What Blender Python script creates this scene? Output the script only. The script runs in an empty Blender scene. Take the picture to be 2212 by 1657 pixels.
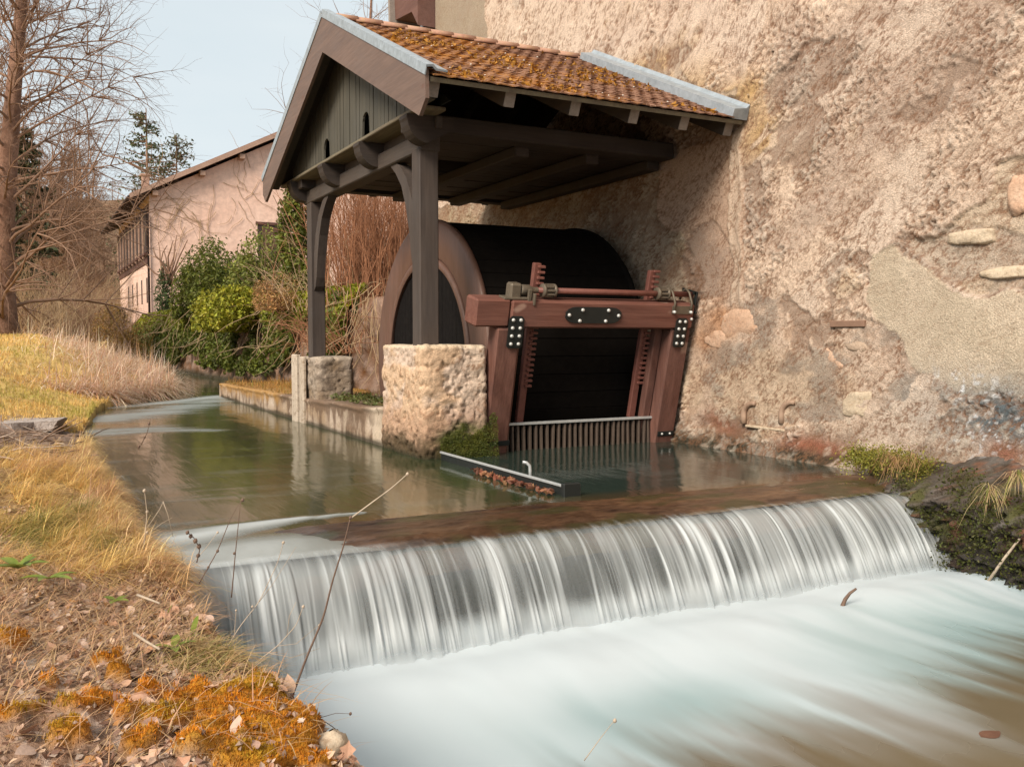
import bpy, bmesh, math, random
import numpy as np
from mathutils import Vector, Matrix, Euler

SC = bpy.context.scene
COL = SC.collection
rnd = random.Random(7)
RNG = np.random.default_rng(11)

# ------------------------------------------------------------------ camera
EYE = np.array([0.0, 0.0, 1.2])
FPX, CX, CY = 1993.0, 1106.0, 828.5           # focal length and centre in a 2212 px wide frame
YAW, PITCH = math.radians(27.8), math.atan(99.5 / 1993.0)
_F0 = np.array([math.sin(YAW), math.cos(YAW), 0.0]); _R = np.array([math.cos(YAW), -math.sin(YAW), 0.0])
_F = _F0 * math.cos(PITCH) - np.array([0, 0, 1.0]) * math.sin(PITCH); _U = np.cross(_R, _F)
cam = bpy.data.cameras.new('camera'); cam_o = bpy.data.objects.new('camera', cam); COL.objects.link(cam_o)
cam.sensor_width = 36.0; cam.lens = FPX / 2212.0 * 36.0; cam.clip_start = 0.05; cam.clip_end = 2000
cam_o.matrix_world = Matrix(((_R[0], _U[0], -_F[0], EYE[0]), (_R[1], _U[1], -_F[1], EYE[1]), (_R[2], _U[2], -_F[2], EYE[2]), (0, 0, 0, 1)))
SC.camera = cam_o

def at(u, v, X=None, Y=None, Z=None):
    """Measured photo point laid onto a real plane of the place."""
    d = _F + _R * (u - CX) / FPX + _U * (CY - v) / FPX
    t = (X - EYE[0]) / d[0] if X is not None else (Y - EYE[1]) / d[1] if Y is not None else (Z - EYE[2]) / d[2]
    return EYE + d * t

# ------------------------------------------------------------------ world, sun, exposure
SUN_EL, SUN_AZ = math.radians(37), math.radians(240)      # azimuth clockwise from +Y: light comes from -X, -Y
W = bpy.data.worlds.new('World'); SC.world = W; W.use_nodes = True
nt = W.node_tree; nt.nodes.clear()
n_out = nt.nodes.new('ShaderNodeOutputWorld'); n_bg = nt.nodes.new('ShaderNodeBackground')
n_sky = nt.nodes.new('ShaderNodeTexSky'); n_sky.sky_type = 'NISHITA'; n_sky.sun_disc = False
n_sky.sun_elevation = SUN_EL; n_sky.sun_rotation = SUN_AZ; n_sky.air_density = 1.0; n_sky.dust_density = 3.0; n_sky.ozone_density = 1.0
n_hs = nt.nodes.new('ShaderNodeHueSaturation'); n_hs.inputs['Saturation'].default_value = 0.45
n_tc = nt.nodes.new('ShaderNodeTexCoord'); n_mp = nt.nodes.new('ShaderNodeMapping'); n_mp.inputs['Scale'].default_value = (1.2, 1.2, 4.0)
n_nz = nt.nodes.new('ShaderNodeTexNoise'); n_nz.inputs['Scale'].default_value = 1.6; n_nz.inputs['Detail'].default_value = 5; n_nz.inputs['Roughness'].default_value = 0.5
n_cr = nt.nodes.new('ShaderNodeValToRGB')
n_cr.color_ramp.elements[0].position = 0.3; n_cr.color_ramp.elements[0].color = (4.5, 5.2, 5.55, 1)
n_cr.color_ramp.elements[1].position = 0.75; n_cr.color_ramp.elements[1].color = (5.8, 6.15, 6.2, 1)
n_mx = nt.nodes.new('ShaderNodeMix'); n_mx.data_type = 'RGBA'; n_mx.inputs[0].default_value = 0.82   # thin overcast over the blue
L = nt.links.new
L(n_sky.outputs[0], n_hs.inputs['Color']); L(n_tc.outputs['Generated'], n_mp.inputs[0]); L(n_mp.outputs[0], n_nz.inputs['Vector'])
L(n_nz.outputs[0], n_cr.inputs[0]); L(n_hs.outputs[0], n_mx.inputs[6]); L(n_cr.outputs[0], n_mx.inputs[7])
L(n_mx.outputs[2], n_bg.inputs['Color']); L(n_bg.outputs[0], n_out.inputs[0])
n_bg.inputs['Strength'].default_value = 0.0505
sun = bpy.data.lights.new('sun', 'SUN'); sun.energy = 1.5; sun.angle = math.radians(24); sun.color = (1.0, 0.88, 0.74)
sun_o = bpy.data.objects.new('sun', sun); COL.objects.link(sun_o)
_sd = Vector((math.sin(SUN_AZ) * math.cos(SUN_EL), math.cos(SUN_AZ) * math.cos(SUN_EL), math.sin(SUN_EL)))
sun_o.rotation_euler = (-_sd).to_track_quat('-Z', 'Y').to_euler()
SC.view_settings.view_transform = 'Standard'; SC.view_settings.look = 'None'
SC.view_settings.exposure = 1.66; SC.view_settings.gamma = 1.0; SC.view_settings.use_curve_mapping = False
try:
    SC.cycles.use_denoising = True; SC.cycles.max_bounces = 6; SC.cycles.transparent_max_bounces = 16
    SC.cycles.diffuse_bounces = 3; SC.cycles.glossy_bounces = 3; SC.cycles.caustics_reflective = False; SC.cycles.caustics_refractive = False
except Exception:
    pass

# ------------------------------------------------------------------ noise
def _hash(ix, iy, iz, seed):
    h = (ix.astype(np.int64) * 374761393 + iy.astype(np.int64) * 668265263 + iz.astype(np.int64) * 2147483647 + seed * 974711) & 0xffffffff
    h = ((h ^ (h >> 13)) * 1274126177) & 0xffffffff
    h = ((h ^ (h >> 16)) * 2246822519) & 0xffffffff
    return ((h ^ (h >> 15)) & 0xffffff) / float(0xffffff)

def vn(x, y, z=0.0, seed=0):
    x = np.asarray(x, float); y = np.asarray(y, float) + 0 * x; z = np.asarray(z, float) + 0 * x
    xi, yi, zi = np.floor(x), np.floor(y), np.floor(z)
    fx, fy, fz = x - xi, y - yi, z - zi
    fx, fy, fz = fx * fx * (3 - 2 * fx), fy * fy * (3 - 2 * fy), fz * fz * (3 - 2 * fz)
    o = 0
    for a in (0, 1):
        for b in (0, 1):
            for c in (0, 1):
                w = (fx if a else 1 - fx) * (fy if b else 1 - fy) * (fz if c else 1 - fz)
                o = o + w * _hash(xi + a, yi + b, zi + c, seed)
    return o

def fbm(x, y, z=0.0, o=4, seed=0, g=0.5, l=2.03):
    s, a, t = 0, 1.0, 0
    for i in range(o):
        s = s + a * vn(np.asarray(x) * l ** i, np.asarray(y) * l ** i, np.asarray(z) * l ** i, seed + i * 17); t += a; a *= g
    return s / t

def sstep(a, b, x):
    t = np.clip((np.asarray(x, float) - a) / (b - a), 0, 1); return t * t * (3 - 2 * t)

def in_poly(x, y, poly):
    ins = np.zeros(np.shape(x), bool); n = len(poly)
    for i in range(n):
        x1, y1 = poly[i]; x2, y2 = poly[(i + 1) % n]
        c = ((y1 > y) != (y2 > y)) & (x < (x2 - x1) * (y - y1) / ((y2 - y1) or 1e-9) + x1)
        ins ^= c
    return ins

def srgb(r, g, b):
    f = lambda c: c / 12.92 if c <= 0.04045 else ((c + 0.055) / 1.055) ** 2.4
    return np.array([f(r / 255), f(g / 255), f(b / 255)])

# ------------------------------------------------------------------ materials
class NT:
    def __init__(s, name):
        s.m = bpy.data.materials.new(name); s.m.use_nodes = True; s.t = s.m.node_tree; s.t.nodes.clear()
        s.out = s.t.nodes.new('ShaderNodeOutputMaterial')
    def n(s, ty, **kw):
        k = s.t.nodes.new(ty)
        for a, b in kw.items(): setattr(k, a, b)
        return k
    def l(s, a, b): s.t.links.new(a, b)
    def noise(s, scale, detail=4, rough=0.55, stretch=(1, 1, 1), rot=(0, 0, 0), dist=0.0):
        g = s.n('ShaderNodeNewGeometry'); mp = s.n('ShaderNodeMapping'); mp.inputs['Scale'].default_value = stretch; mp.inputs['Rotation'].default_value = rot
        z = s.n('ShaderNodeTexNoise'); z.inputs['Scale'].default_value = scale; z.inputs['Detail'].default_value = detail; z.inputs['Roughness'].default_value = rough; z.inputs['Distortion'].default_value = dist
        s.l(g.outputs['Position'], mp.inputs[0]); s.l(mp.outputs[0], z.inputs['Vector']); return z.outputs[0]
    def ramp(s, f, stops):
        r = s.n('ShaderNodeValToRGB'); e = r.color_ramp.elements
        while len(e) < len(stops): e.new(0.5)
        for i, (p, c) in enumerate(stops): e[i].position = p; e[i].color = (*c[:3], 1) if hasattr(c, '__len__') else (c, c, c, 1)
        s.l(f, r.inputs[0]); return r.outputs[0]
    def mix(s, f, a, b, mode='MIX'):
        m = s.n('ShaderNodeMix', data_type='RGBA', blend_type=mode)
        for i, q in ((0, f), (6, a), (7, b)):
            if hasattr(q, 'is_linked'): s.l(q, m.inputs[i])
            elif i == 0: m.inputs[0].default_value = q
            else: m.inputs[i].default_value = (*q[:3], 1) if hasattr(q, '__len__') else (q, q, q, 1)
        return m.outputs[2]
    def attr(s, name):
        a = s.n('ShaderNodeAttribute'); a.attribute_name = name; return a
    def bump(s, h, strength=0.5, dist=0.01, nrm=None):
        b = s.n('ShaderNodeBump'); b.inputs['Strength'].default_value = strength; b.inputs['Distance'].default_value = dist; s.l(h, b.inputs['Height'])
        if nrm is not None: s.l(nrm, b.inputs['Normal'])
        return b.outputs[0]
    def pbsdf(s, base, rough=0.8, nrm=None, metal=0.0, spec=0.4, coat=0.0):
        p = s.n('ShaderNodeBsdfPrincipled')
        for k, q in (('Base Color', base), ('Roughness', rough)):
            if hasattr(q, 'is_linked'): s.l(q, p.inputs[k])
            else: p.inputs[k].default_value = (*q[:3], 1) if hasattr(q, '__len__') else q
        p.inputs['Metallic'].default_value = metal; p.inputs['Specular IOR Level'].default_value = spec; p.inputs['Coat Weight'].default_value = coat
        if nrm is not None: s.l(nrm, p.inputs['Normal'])
        return p
    def done(s, sh): s.l(sh, s.out.inputs['Surface']); return s.m

def m_wood(name, c1, c2, axis=2, rough=0.7, sc=9.0, spec=0.3, bump=0.35, knots=None):
    k = NT(name); st = [1, 1, 1]; st[axis] = 0.06
    a = k.noise(sc, 5, 0.6, st, dist=0.6); b = k.noise(sc * 6, 3, 0.6, st); c = k.noise(1.7, 4, 0.6)
    col = k.mix(k.ramp(a, [(0.3, 0), (0.7, 1)]), c1, c2)
    col = k.mix(k.ramp(b, [(0.35, 0.75), (0.65, 1.12)]), 0.0, col, 'MULTIPLY') if False else k.mix(0.45, col, k.ramp(b, [(0.3, 0.45), (0.7, 1.0)]), 'MULTIPLY')
    col = k.mix(k.ramp(c, [(0.45, 0.0), (0.75, 0.35)]), col, tuple(0.6 * np.array(c1) + 0.05))
    if knots is not None:
        kn = k.noise(5.5, 1, 0.3, [1 if i != axis else 0.6 for i in range(3)])
        col = k.mix(k.ramp(kn, [(0.72, 0.0), (0.77, 0.8)]), col, knots)
    return k.done(k.pbsdf(col, k.ramp(a, [(0.2, rough - 0.12), (0.8, rough + 0.12)]), k.bump(b, bump, 0.004), spec=spec).outputs[0])

def m_stone(name, c1, c2, c3=None, sc=3.0, rough=0.9, bump=0.7, dist=0.015, fine=40.0):
    k = NT(name); a = k.noise(sc, 6, 0.65); b = k.noise(fine, 5, 0.65); c = k.noise(sc * 3.3, 4, 0.6, dist=0.8)
    col = k.mix(k.ramp(a, [(0.35, 0), (0.65, 1)]), c1, c2)
    if c3 is not None: col = k.mix(k.ramp(c, [(0.52, 0), (0.68, 0.85)]), col, c3)
    col = k.mix(0.5, col, k.ramp(b, [(0.3, 0.5), (0.65, 1.0)]), 'MULTIPLY')
    return k.done(k.pbsdf(col, rough, k.bump(b, bump, dist), spec=0.25).outputs[0])

def m_attr(name, rough=0.85, fine=60.0, amp=0.5, bump=0.5, dist=0.008, spec=0.25, trans=0.0, stretch=(1, 1, 1)):
    k = NT(name); a = k.attr('col').outputs['Color']
    if amp > 0:
        z = k.noise(fine, 4, 0.65, stretch)
        a = k.mix(amp, a, k.ramp(z, [(0.28, 0.45), (0.68, 1.1)]), 'MULTIPLY')
        nr = k.bump(z, bump, dist) if bump > 0 else None
    else: nr = None
    p = k.pbsdf(a, rough, nr, spec=spec).outputs[0]
    if trans > 0:
        t = k.n('ShaderNodeBsdfTranslucent'); k.l(a, t.inputs[0]); ms = k.n('ShaderNodeMixShader'); ms.inputs[0].default_value = trans
        k.l(p, ms.inputs[1]); k.l(t.outputs[0], ms.inputs[2]); p = ms.outputs[0]
    return k.done(p)

def m_plain(name, c, rough=0.5, metal=0.0, spec=0.4, var=0.35, sc=12.0):
    k = NT(name); z = k.noise(sc, 5, 0.65)
    col = k.mix(var, c, k.ramp(z, [(0.3, 0.3), (0.7, 1.1)]), 'MULTIPLY')
    return k.done(k.pbsdf(col, k.ramp(z, [(0.3, min(1, rough + 0.15)), (0.7, max(0.05, rough - 0.1))]), k.bump(z, 0.15, 0.003), metal=metal, spec=spec).outputs[0])

M = {}
M['post'] = m_wood('grey_brown_timber', (0.055, 0.042, 0.036), (0.092, 0.07, 0.058), 2)
M['beam_x'] = m_wood('dark_timber_x', (0.034, 0.025, 0.02), (0.06, 0.043, 0.034), 0)
M['beam_y'] = m_wood('dark_timber_y', (0.06, 0.047, 0.039), (0.09, 0.07, 0.057), 1)
M['gable'] = m_wood('gable_board_stain', (0.068, 0.064, 0.05), (0.108, 0.10, 0.078), 2)
M['barge'] = m_wood('barge_board_paint', (0.145, 0.095, 0.075), (0.20, 0.135, 0.108), 1, 0.6, knots=(0.14, 0.07, 0.05))
M['ledge'] = m_wood('lichened_ledge', (0.22, 0.19, 0.12), (0.14, 0.11, 0.08), 1)
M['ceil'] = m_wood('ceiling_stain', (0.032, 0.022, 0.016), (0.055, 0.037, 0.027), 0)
M['rafter_end'] = m_wood('rafter_end_grain', (0.26, 0.22, 0.19), (0.35, 0.30, 0.26), 1)
M['gate'] = m_wood('red_brown_gate_timber', (0.145, 0.055, 0.04), (0.25, 0.115, 0.085), 0, 0.72, spec=0.2, bump=0.6, knots=(0.42, 0.27, 0.21))
M['gate_v'] = m_wood('red_brown_gate_post', (0.115, 0.05, 0.037), (0.22, 0.105, 0.08), 2, 0.72, spec=0.2, bump=0.6, knots=(0.38, 0.25, 0.19))
M['iron_red'] = m_plain('red_oxide_iron', (0.22, 0.085, 0.065), 0.5, 0.0)
M['iron'] = m_plain('grimy_iron', (0.16, 0.13, 0.095), 0.55, 0.3)
M['black'] = m_plain('black_plate', (0.016, 0.019, 0.018), 0.45)
M['bolt'] = m_plain('galvanised_bolt', (0.62, 0.62, 0.60), 0.38, 0.3, var=0.15)
M['zinc'] = m_plain('zinc_flashing', (0.36, 0.41, 0.45), 0.5, 0.2, var=0.45)
M['galv'] = m_plain('galvanised_steel', (0.55, 0.57, 0.57), 0.4, 0.4, var=0.3)
M['shroud'] = m_wood('wheel_shroud_paint', (0.13, 0.072, 0.053), (0.18, 0.10, 0.075), 2, 0.45, bump=0.1)
M['wheel'] = m_plain('near_black_timber', (0.007, 0.0055, 0.0045), 0.85, spec=0.08)
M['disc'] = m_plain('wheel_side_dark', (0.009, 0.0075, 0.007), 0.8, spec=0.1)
M['housewall'] = m_stone('pink_render', (0.80, 0.54, 0.43), (0.84, 0.60, 0.49), None, 0.5, 0.9, 0.1, 0.01, 4)
M['housewood'] = m_plain('house_brown_boards', (0.11, 0.05, 0.036), 0.7, sc=2)
M['housedark'] = m_plain('house_opening_dark', (0.05, 0.03, 0.025), 0.7, sc=2)
M['rooftile_far'] = m_plain('far_roof_tiles', (0.34, 0.20, 0.15), 0.8, sc=4)
M['verge'] = m_plain('far_verge_board', (0.42, 0.27, 0.20), 0.7, sc=4)
M['bark'] = m_stone('bark_brown', (0.19, 0.10, 0.065), (0.33, 0.19, 0.13), (0.13, 0.07, 0.045), 3, 0.95, 1.0, 0.03, 14)
M['twig'] = m_plain('twig_brown', (0.27, 0.16, 0.105), 0.85, sc=3)
M['twig_far'] = m_plain('twig_far_brown', (0.30, 0.175, 0.105), 0.9, sc=0.6)
M['twig_red'] = m_plain('twig_red_brown', (0.34, 0.155, 0.08), 0.85, sc=3)
M['twig_tan'] = m_plain('twig_tan', (0.42, 0.29, 0.17), 0.85, sc=3)
M['leafcol'] = m_attr('foliage', 0.55, 9, 0.35, 0, spec=0.35, trans=0.25)
M['grass'] = m_attr('grass_blades', 0.7, 30, 0.25, 0, spec=0.25, trans=0.3)
M['soil'] = m_attr('soil', 0.95, 70, 0.7, 0.9, 0.02)
M['wallp'] = m_attr('rough_plaster', 0.95, 75, 0.75, 1.0, 0.02, spec=0.15)
M['pier'] = m_attr('pier_stone', 0.92, 60, 0.65, 0.9, 0.015, spec=0.2)
M['rock'] = m_attr('wet_rock', 0.6, 30, 0.7, 0.9, 0.03, spec=0.4)
M['concrete'] = m_attr('stained_concrete', 0.9, 40, 0.6, 0.6, 0.01, spec=0.2)
M['tile'] = None

# tiles: brown clay with orange moss in the hollows
k = NT('clay_tile_moss')
a = k.noise(1.1, 5, 0.6); b = k.noise(26, 5, 0.7); c = k.noise(90, 3, 0.6); oi = k.n('ShaderNodeObjectInfo')
base = k.mix(k.ramp(oi.outputs['Random'], [(0, 0), (1, 1)]), (0.22, 0.115, 0.075), (0.33, 0.19, 0.13))
base = k.mix(k.ramp(b, [(0.45, 0), (0.62, 0.8)]), base, (0.13, 0.06, 0.03))
g = k.n('ShaderNodeNewGeometry'); sx = k.n('ShaderNodeSeparateXYZ'); k.l(g.outputs['Position'], sx.inputs[0])
mm = k.n('ShaderNodeMath', operation='MULTIPLY_ADD'); k.l(a, mm.inputs[0]); mm.inputs[1].default_value = 0.8; k.l(k.ramp(b, [(0.3, -0.12), (0.7, 0.25)]), mm.inputs[2])
mr = k.n('ShaderNodeMapRange'); k.l(sx.outputs[0], mr.inputs[0]); mr.inputs[1].default_value = 4.7; mr.inputs[2].default_value = 6.6; mr.inputs[3].default_value = 0.0; mr.inputs[4].default_value = 0.32
ms = k.n('ShaderNodeMath', operation='SUBTRACT'); k.l(mm.outputs[0], ms.inputs[0]); k.l(mr.outputs[0], ms.inputs[1])
base = k.mix(k.ramp(ms.outputs[0], [(0.45, 0), (0.64, 0.9)]), base, (0.40, 0.165, 0.022))
base = k.mix(k.ramp(k.noise(38, 2, 0.5), [(0.70, 0), (0.74, 0.9)]), base, (0.60, 0.45, 0.30))
M['tile'] = k.done(k.pbsdf(base, 0.9, k.bump(b, 0.9, 0.012), spec=0.2).outputs[0])
M['ridge'] = m_stone('ridge_clay', (0.42, 0.23, 0.16), (0.52, 0.32, 0.23), (0.45, 0.30, 0.16), 4, 0.85, 0.4, 0.005)

# moving water: dark green-brown body, mirror skin, white where it churns
k = NT('stream_water')
fo = k.attr('foam'); st = k.attr('tint')
z1 = k.noise(1.6, 4, 0.55, (2.2, 0.35, 1)); z2 = k.noise(5.0, 3, 0.5, (2.5, 0.3, 1))
nb = k.bump(z1, 0.10, 0.05); nb = k.bump(z2, 0.10, 0.02, nb)
col = k.mix(fo.outputs['Fac'], st.outputs['Color'], (0.47, 0.50, 0.50))
rg = k.ramp(fo.outputs['Fac'], [(0.0, 0.10), (0.6, 0.55)])
M['water'] = k.done(k.pbsdf(col, rg, nb, spec=0.5).outputs[0])
k = NT('churned_water')
fo = k.attr('foam'); st = k.attr('tint')
nb = k.bump(k.noise(3, 3, 0.5, (1, 1, 1)), 0.06, 0.05)
col = k.mix(fo.outputs['Fac'], st.outputs['Color'], (0.51, 0.575, 0.61))
M['pool'] = k.done(k.pbsdf(col, k.ramp(fo.outputs['Fac'], [(0.0, 0.22), (0.7, 0.65)]), nb, spec=0.45).outputs[0])
k = NT('falling_water')
fo = k.attr('foam')
df = k.n('ShaderNodeBsdfPrincipled'); df.inputs['Base Color'].default_value = (0.62, 0.66, 0.67, 1); df.inputs['Roughness'].default_value = 0.45
tl = k.n('ShaderNodeBsdfTranslucent'); tl.inputs[0].default_value = (0.56, 0.60, 0.61, 1)
m1 = k.n('ShaderNodeMixShader'); m1.inputs[0].default_value = 0.3; k.l(df.outputs[0], m1.inputs[1]); k.l(tl.outputs[0], m1.inputs[2])
tr = k.n('ShaderNodeBsdfTransparent'); m2 = k.n('ShaderNodeMixShader'); k.l(fo.outputs['Fac'], m2.inputs[0]); k.l(tr.outputs[0], m2.inputs[1]); k.l(m1.outputs[0], m2.inputs[2])
M['fall'] = k.done(m2.outputs[0])
# leaves lying on the bank: colour differs from leaf to leaf
k = NT('dead_leaf')
oi = k.n('ShaderNodeObjectInfo')
c = k.ramp(oi.outputs['Random'], [(0, (0.50, 0.27, 0.17)), (0.3, (0.62, 0.42, 0.30)), (0.55, (0.44, 0.27, 0.20)), (0.8, (0.60, 0.46, 0.37)), (1, (0.45, 0.20, 0.08))])
M['deadleaf'] = k.done(k.pbsdf(k.mix(0.4, c, k.ramp(k.noise(50, 3), [(0.3, 0.5), (0.7, 1.1)]), 'MULTIPLY'), 0.75, k.bump(k.noise(120, 2), 0.3, 0.003)).outputs[0])

# ------------------------------------------------------------------ mesh building
WL = {}
def np_mesh(name, V, quads=None, tris=None, mat=None, smooth=True, col=None, attrs=None):
    V = np.asarray(V, np.float32).reshape(-1, 3); me = bpy.data.meshes.new(name)
    q = np.asarray(quads, np.int32).reshape(-1, 4) if quads is not None and len(quads) else np.zeros((0, 4), np.int32)
    t = np.asarray(tris, np.int32).reshape(-1, 3) if tris is not None and len(tris) else np.zeros((0, 3), np.int32)
    me.vertices.add(len(V)); me.vertices.foreach_set('co', V.ravel())
    me.loops.add(q.size + t.size); me.loops.foreach_set('vertex_index', np.concatenate([q.ravel(), t.ravel()]))
    me.polygons.add(len(q) + len(t))
    me.polygons.foreach_set('loop_start', np.concatenate([np.arange(len(q)) * 4, q.size + np.arange(len(t)) * 3]).astype(np.int32))
    me.polygons.foreach_set('use_smooth', np.full(len(q) + len(t), bool(smooth)))
    if mat is not None: me.materials.append(mat)
    if col is not None:
        c4 = np.ones((len(V), 4), np.float32); c4[:, :3] = np.asarray(col).reshape(-1, 3)
        me.attributes.new('col', 'FLOAT_COLOR', 'POINT').data.foreach_set('color', c4.ravel())
    for an, av in (attrs or {}).items():
        av = np.asarray(av, np.float32)
        if av.ndim == 1: me.attributes.new(an, 'FLOAT', 'POINT').data.foreach_set('value', av)
        else:
            c4 = np.ones((len(V), 4), np.float32); c4[:, :3] = av
            me.attributes.new(an, 'FLOAT_COLOR', 'POINT').data.foreach_set('color', c4.ravel())
    me.update(calc_edges=True); me.validate()
    return me

def link(name, me, parent=None, loc=(0, 0, 0)):
    o = bpy.data.objects.new(name, me); o.location = loc; COL.objects.link(o); WL[o.name] = Vector(loc)
    if parent is not None:
        o.parent = parent; o.matrix_parent_inverse = Matrix.Translation(-WL[parent.name])
    return o

def tag(o, label=None, cat=None, group=None, kind=None):
    if label: o['label'] = label
    if cat: o['category'] = cat
    if group: o['group'] = group
    if kind: o['kind'] = kind
    return o

def thing(name, loc, label, cat, group=None):
    o = bpy.data.objects.new(name, None); o.location = loc; COL.objects.link(o); WL[o.name] = Vector(loc); o.empty_display_size = 0.2
    return tag(o, label, cat, group)

def copy_tree(o, loc, parent=None):
    c = o.copy(); COL.objects.link(c)
    if parent is None:
        c.location = loc
    else: c.parent = parent
    for ch in list(o.children): copy_tree(ch, None, c)
    return c

def grid_faces(nu, nv):
    i = np.arange((nu - 1) * (nv - 1)); r, c = i // (nv - 1), i % (nv - 1); a = r * nv + c
    return np.stack([a, a + nv, a + nv + 1, a + 1], 1)

class MB:
    """Collects shapes, then makes one mesh object."""
    def __init__(s): s.V, s.Q, s.T, s.n, s.C = [], [], [], 0, []
    def add(s, V, Q=(), T=(), c=None):
        V = np.asarray(V, float).reshape(-1, 3)
        if len(Q): s.Q.append(np.asarray(Q).reshape(-1, 4) + s.n)
        if len(T): s.T.append(np.asarray(T).reshape(-1, 3) + s.n)
        s.V.append(V); s.n += len(V)
        if c is not None: s.C.append(np.broadcast_to(np.asarray(c, float), (len(V), 3)))
        return s
    def box(s, c, h, ax=None, b=0.012, jit=0.0):
        """Chamfered box: centre, half sizes, axes as rows."""
        A = np.eye(3) if ax is None else np.asarray(ax, float); h = np.asarray(h, float); b = min(b, 0.45 * h.min())
        P = []
        for sx in (-1, 1):
            for sy in (-1, 1):
                for sz in (-1, 1):
                    for j in range(3):
                        p = h.copy() - b; p[j] = h[j]; P.append(p * np.array([sx, sy, sz]))
        P = np.array(P)
        if jit: P = P + RNG.normal(0, jit, P.shape)
        idx = lambda sx, sy, sz, j: ((sx > 0) * 4 + (sy > 0) * 2 + (sz > 0)) * 3 + j
        Q, T = [], []
        for j in range(3):
            o = [k for k in range(3) if k != j]
            for sg in (-1, 1):
                cyc = []
                for a, d in ((-1, -1), (1, -1), (1, 1), (-1, 1)):
                    sv = [0, 0, 0]; sv[j] = sg; sv[o[0]] = a; sv[o[1]] = d; cyc.append(idx(*sv, j))
                Q.append(cyc if (sg > 0) == (j != 1) else cyc[::-1])
        for j in range(3):       # edges parallel to axis j
            a, d = [k for k in range(3) if k != j]
            for sa in (-1, 1):
                for sd in (-1, 1):
                    v = []
                    for sj in (-1, 1):
                        sv = [0, 0, 0]; sv[j] = sj; sv[a] = sa; sv[d] = sd; v.append((idx(*sv, a), idx(*sv, d)))
                    f = [v[0][0], v[1][0], v[1][1], v[0][1]]
                    Q.append(f if (sa * sd > 0) == (j != 1) else f[::-1])
        for sx in (-1, 1):
            for sy in (-1, 1):
                for sz in (-1, 1):
                    f = [idx(sx, sy, sz, 0), idx(sx, sy, sz, 1), idx(sx, sy, sz, 2)]
                    T.append(f if sx * sy * sz > 0 else f[::-1])
        return s.add(P @ A + np.asarray(c, float), Q, T)
    def prism(s, poly, d0, d1, f):
        """Polygon (2D list) extruded from d0 to d1; f maps (a,b,d) to a point."""
        n = len(poly); V = [f(a, b, d0) for a, b in poly] + [f(a, b, d1) for a, b in poly]
        Q = [[i, (i + 1) % n, n + (i + 1) % n, n + i] for i in range(n)]
        from mathutils.geometry import tessellate_polygon
        tr = tessellate_polygon([[Vector((a, b, 0)) for a, b in poly]])
        T = [[x for x in t][::-1] for t in tr] + [[x + n for x in t] for t in tr]
        return s.add(V, Q, T)
    def tube(s, P, R, k=8, cap=True, c=None):
        P = np.asarray(P, float); n = len(P); R = np.broadcast_to(np.asarray(R, float), (n,))
        t = np.gradient(P, axis=0); t /= np.linalg.norm(t, axis=1)[:, None] + 1e-12
        ref = np.array([0.0, 0, 1]) if abs(t[0][2]) < 0.9 else np.array([1.0, 0, 0])
        a = np.cross(t, ref); a /= np.linalg.norm(a, axis=1)[:, None] + 1e-12; b = np.cross(t, a)
        th = np.arange(k) * 2 * math.pi / k
        V = P[:, None, :] + R[:, None, None] * (np.cos(th)[None, :, None] * a[:, None, :] + np.sin(th)[None, :, None] * b[:, None, :])
        i = np.arange(n - 1)[:, None] * k; j = np.arange(k)[None, :]; j2 = (j + 1) % k
        Q = np.stack([i + j, i + j2, i + k + j2, i + k + j], -1).reshape(-1, 4)
        V = V.reshape(-1, 3); T = []
        if cap:
            V = np.vstack([V, P[0], P[-1]]); m = n * k
            T = [[m, (q + 1) % k, q] for q in range(k)] + [[m + 1, (n - 1) * k + q, (n - 1) * k + (q + 1) % k] for q in range(k)]
        return s.add(V, Q, T, c)
    def lathe(s, prof, o, ax, k=24):
        """Profile of (radius, along) turned about axis ax through o."""
        ax = np.asarray(ax, float) / np.linalg.norm(ax); ref = np.array([0, 0, 1.0]) if abs(ax[2]) < 0.9 else np.array([1.0, 0, 0])
        a = np.cross(ax, ref); a /= np.linalg.norm(a); b = np.cross(ax, a); th = np.arange(k) * 2 * math.pi / k
        V = [np.asarray(o) + ax * h + r * (math.cos(q) * a + math.sin(q) * b) for r, h in prof for q in th]
        n = len(prof); Q = [[i * k + j, i * k + (j + 1) % k, (i + 1) * k + (j + 1) % k, (i + 1) * k + j] for i in range(n - 1) for j in range(k)]
        return s.add(V, Q)
    def build(s, name, mat, parent=None, smooth=False, loc=None):
        V = np.concatenate(s.V)
        if loc is not None: V = V - np.asarray(loc)
        me = np_mesh(name, V, np.concatenate(s.Q) if s.Q else None, np.concatenate(s.T) if s.T else None, mat, smooth, np.concatenate(s.C) if s.C else None)
        return link(name, me, parent, (0, 0, 0) if loc is None else loc)

def part_box(name, mat, parent, lo, hi, b=0.012):
    lo, hi = np.array(lo, float), np.array(hi, float)
    c = (lo + hi) / 2; return MB().box((0, 0, 0), (hi - lo) / 2, None, b).build(name, mat, parent, loc=None) if False else _pb(name, mat, parent, c, (hi - lo) / 2, b)
def _pb(name, mat, parent, c, h, b):
    m = MB().box(c, h, None, b); return m.build(name, mat, parent, loc=tuple(c))


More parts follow.
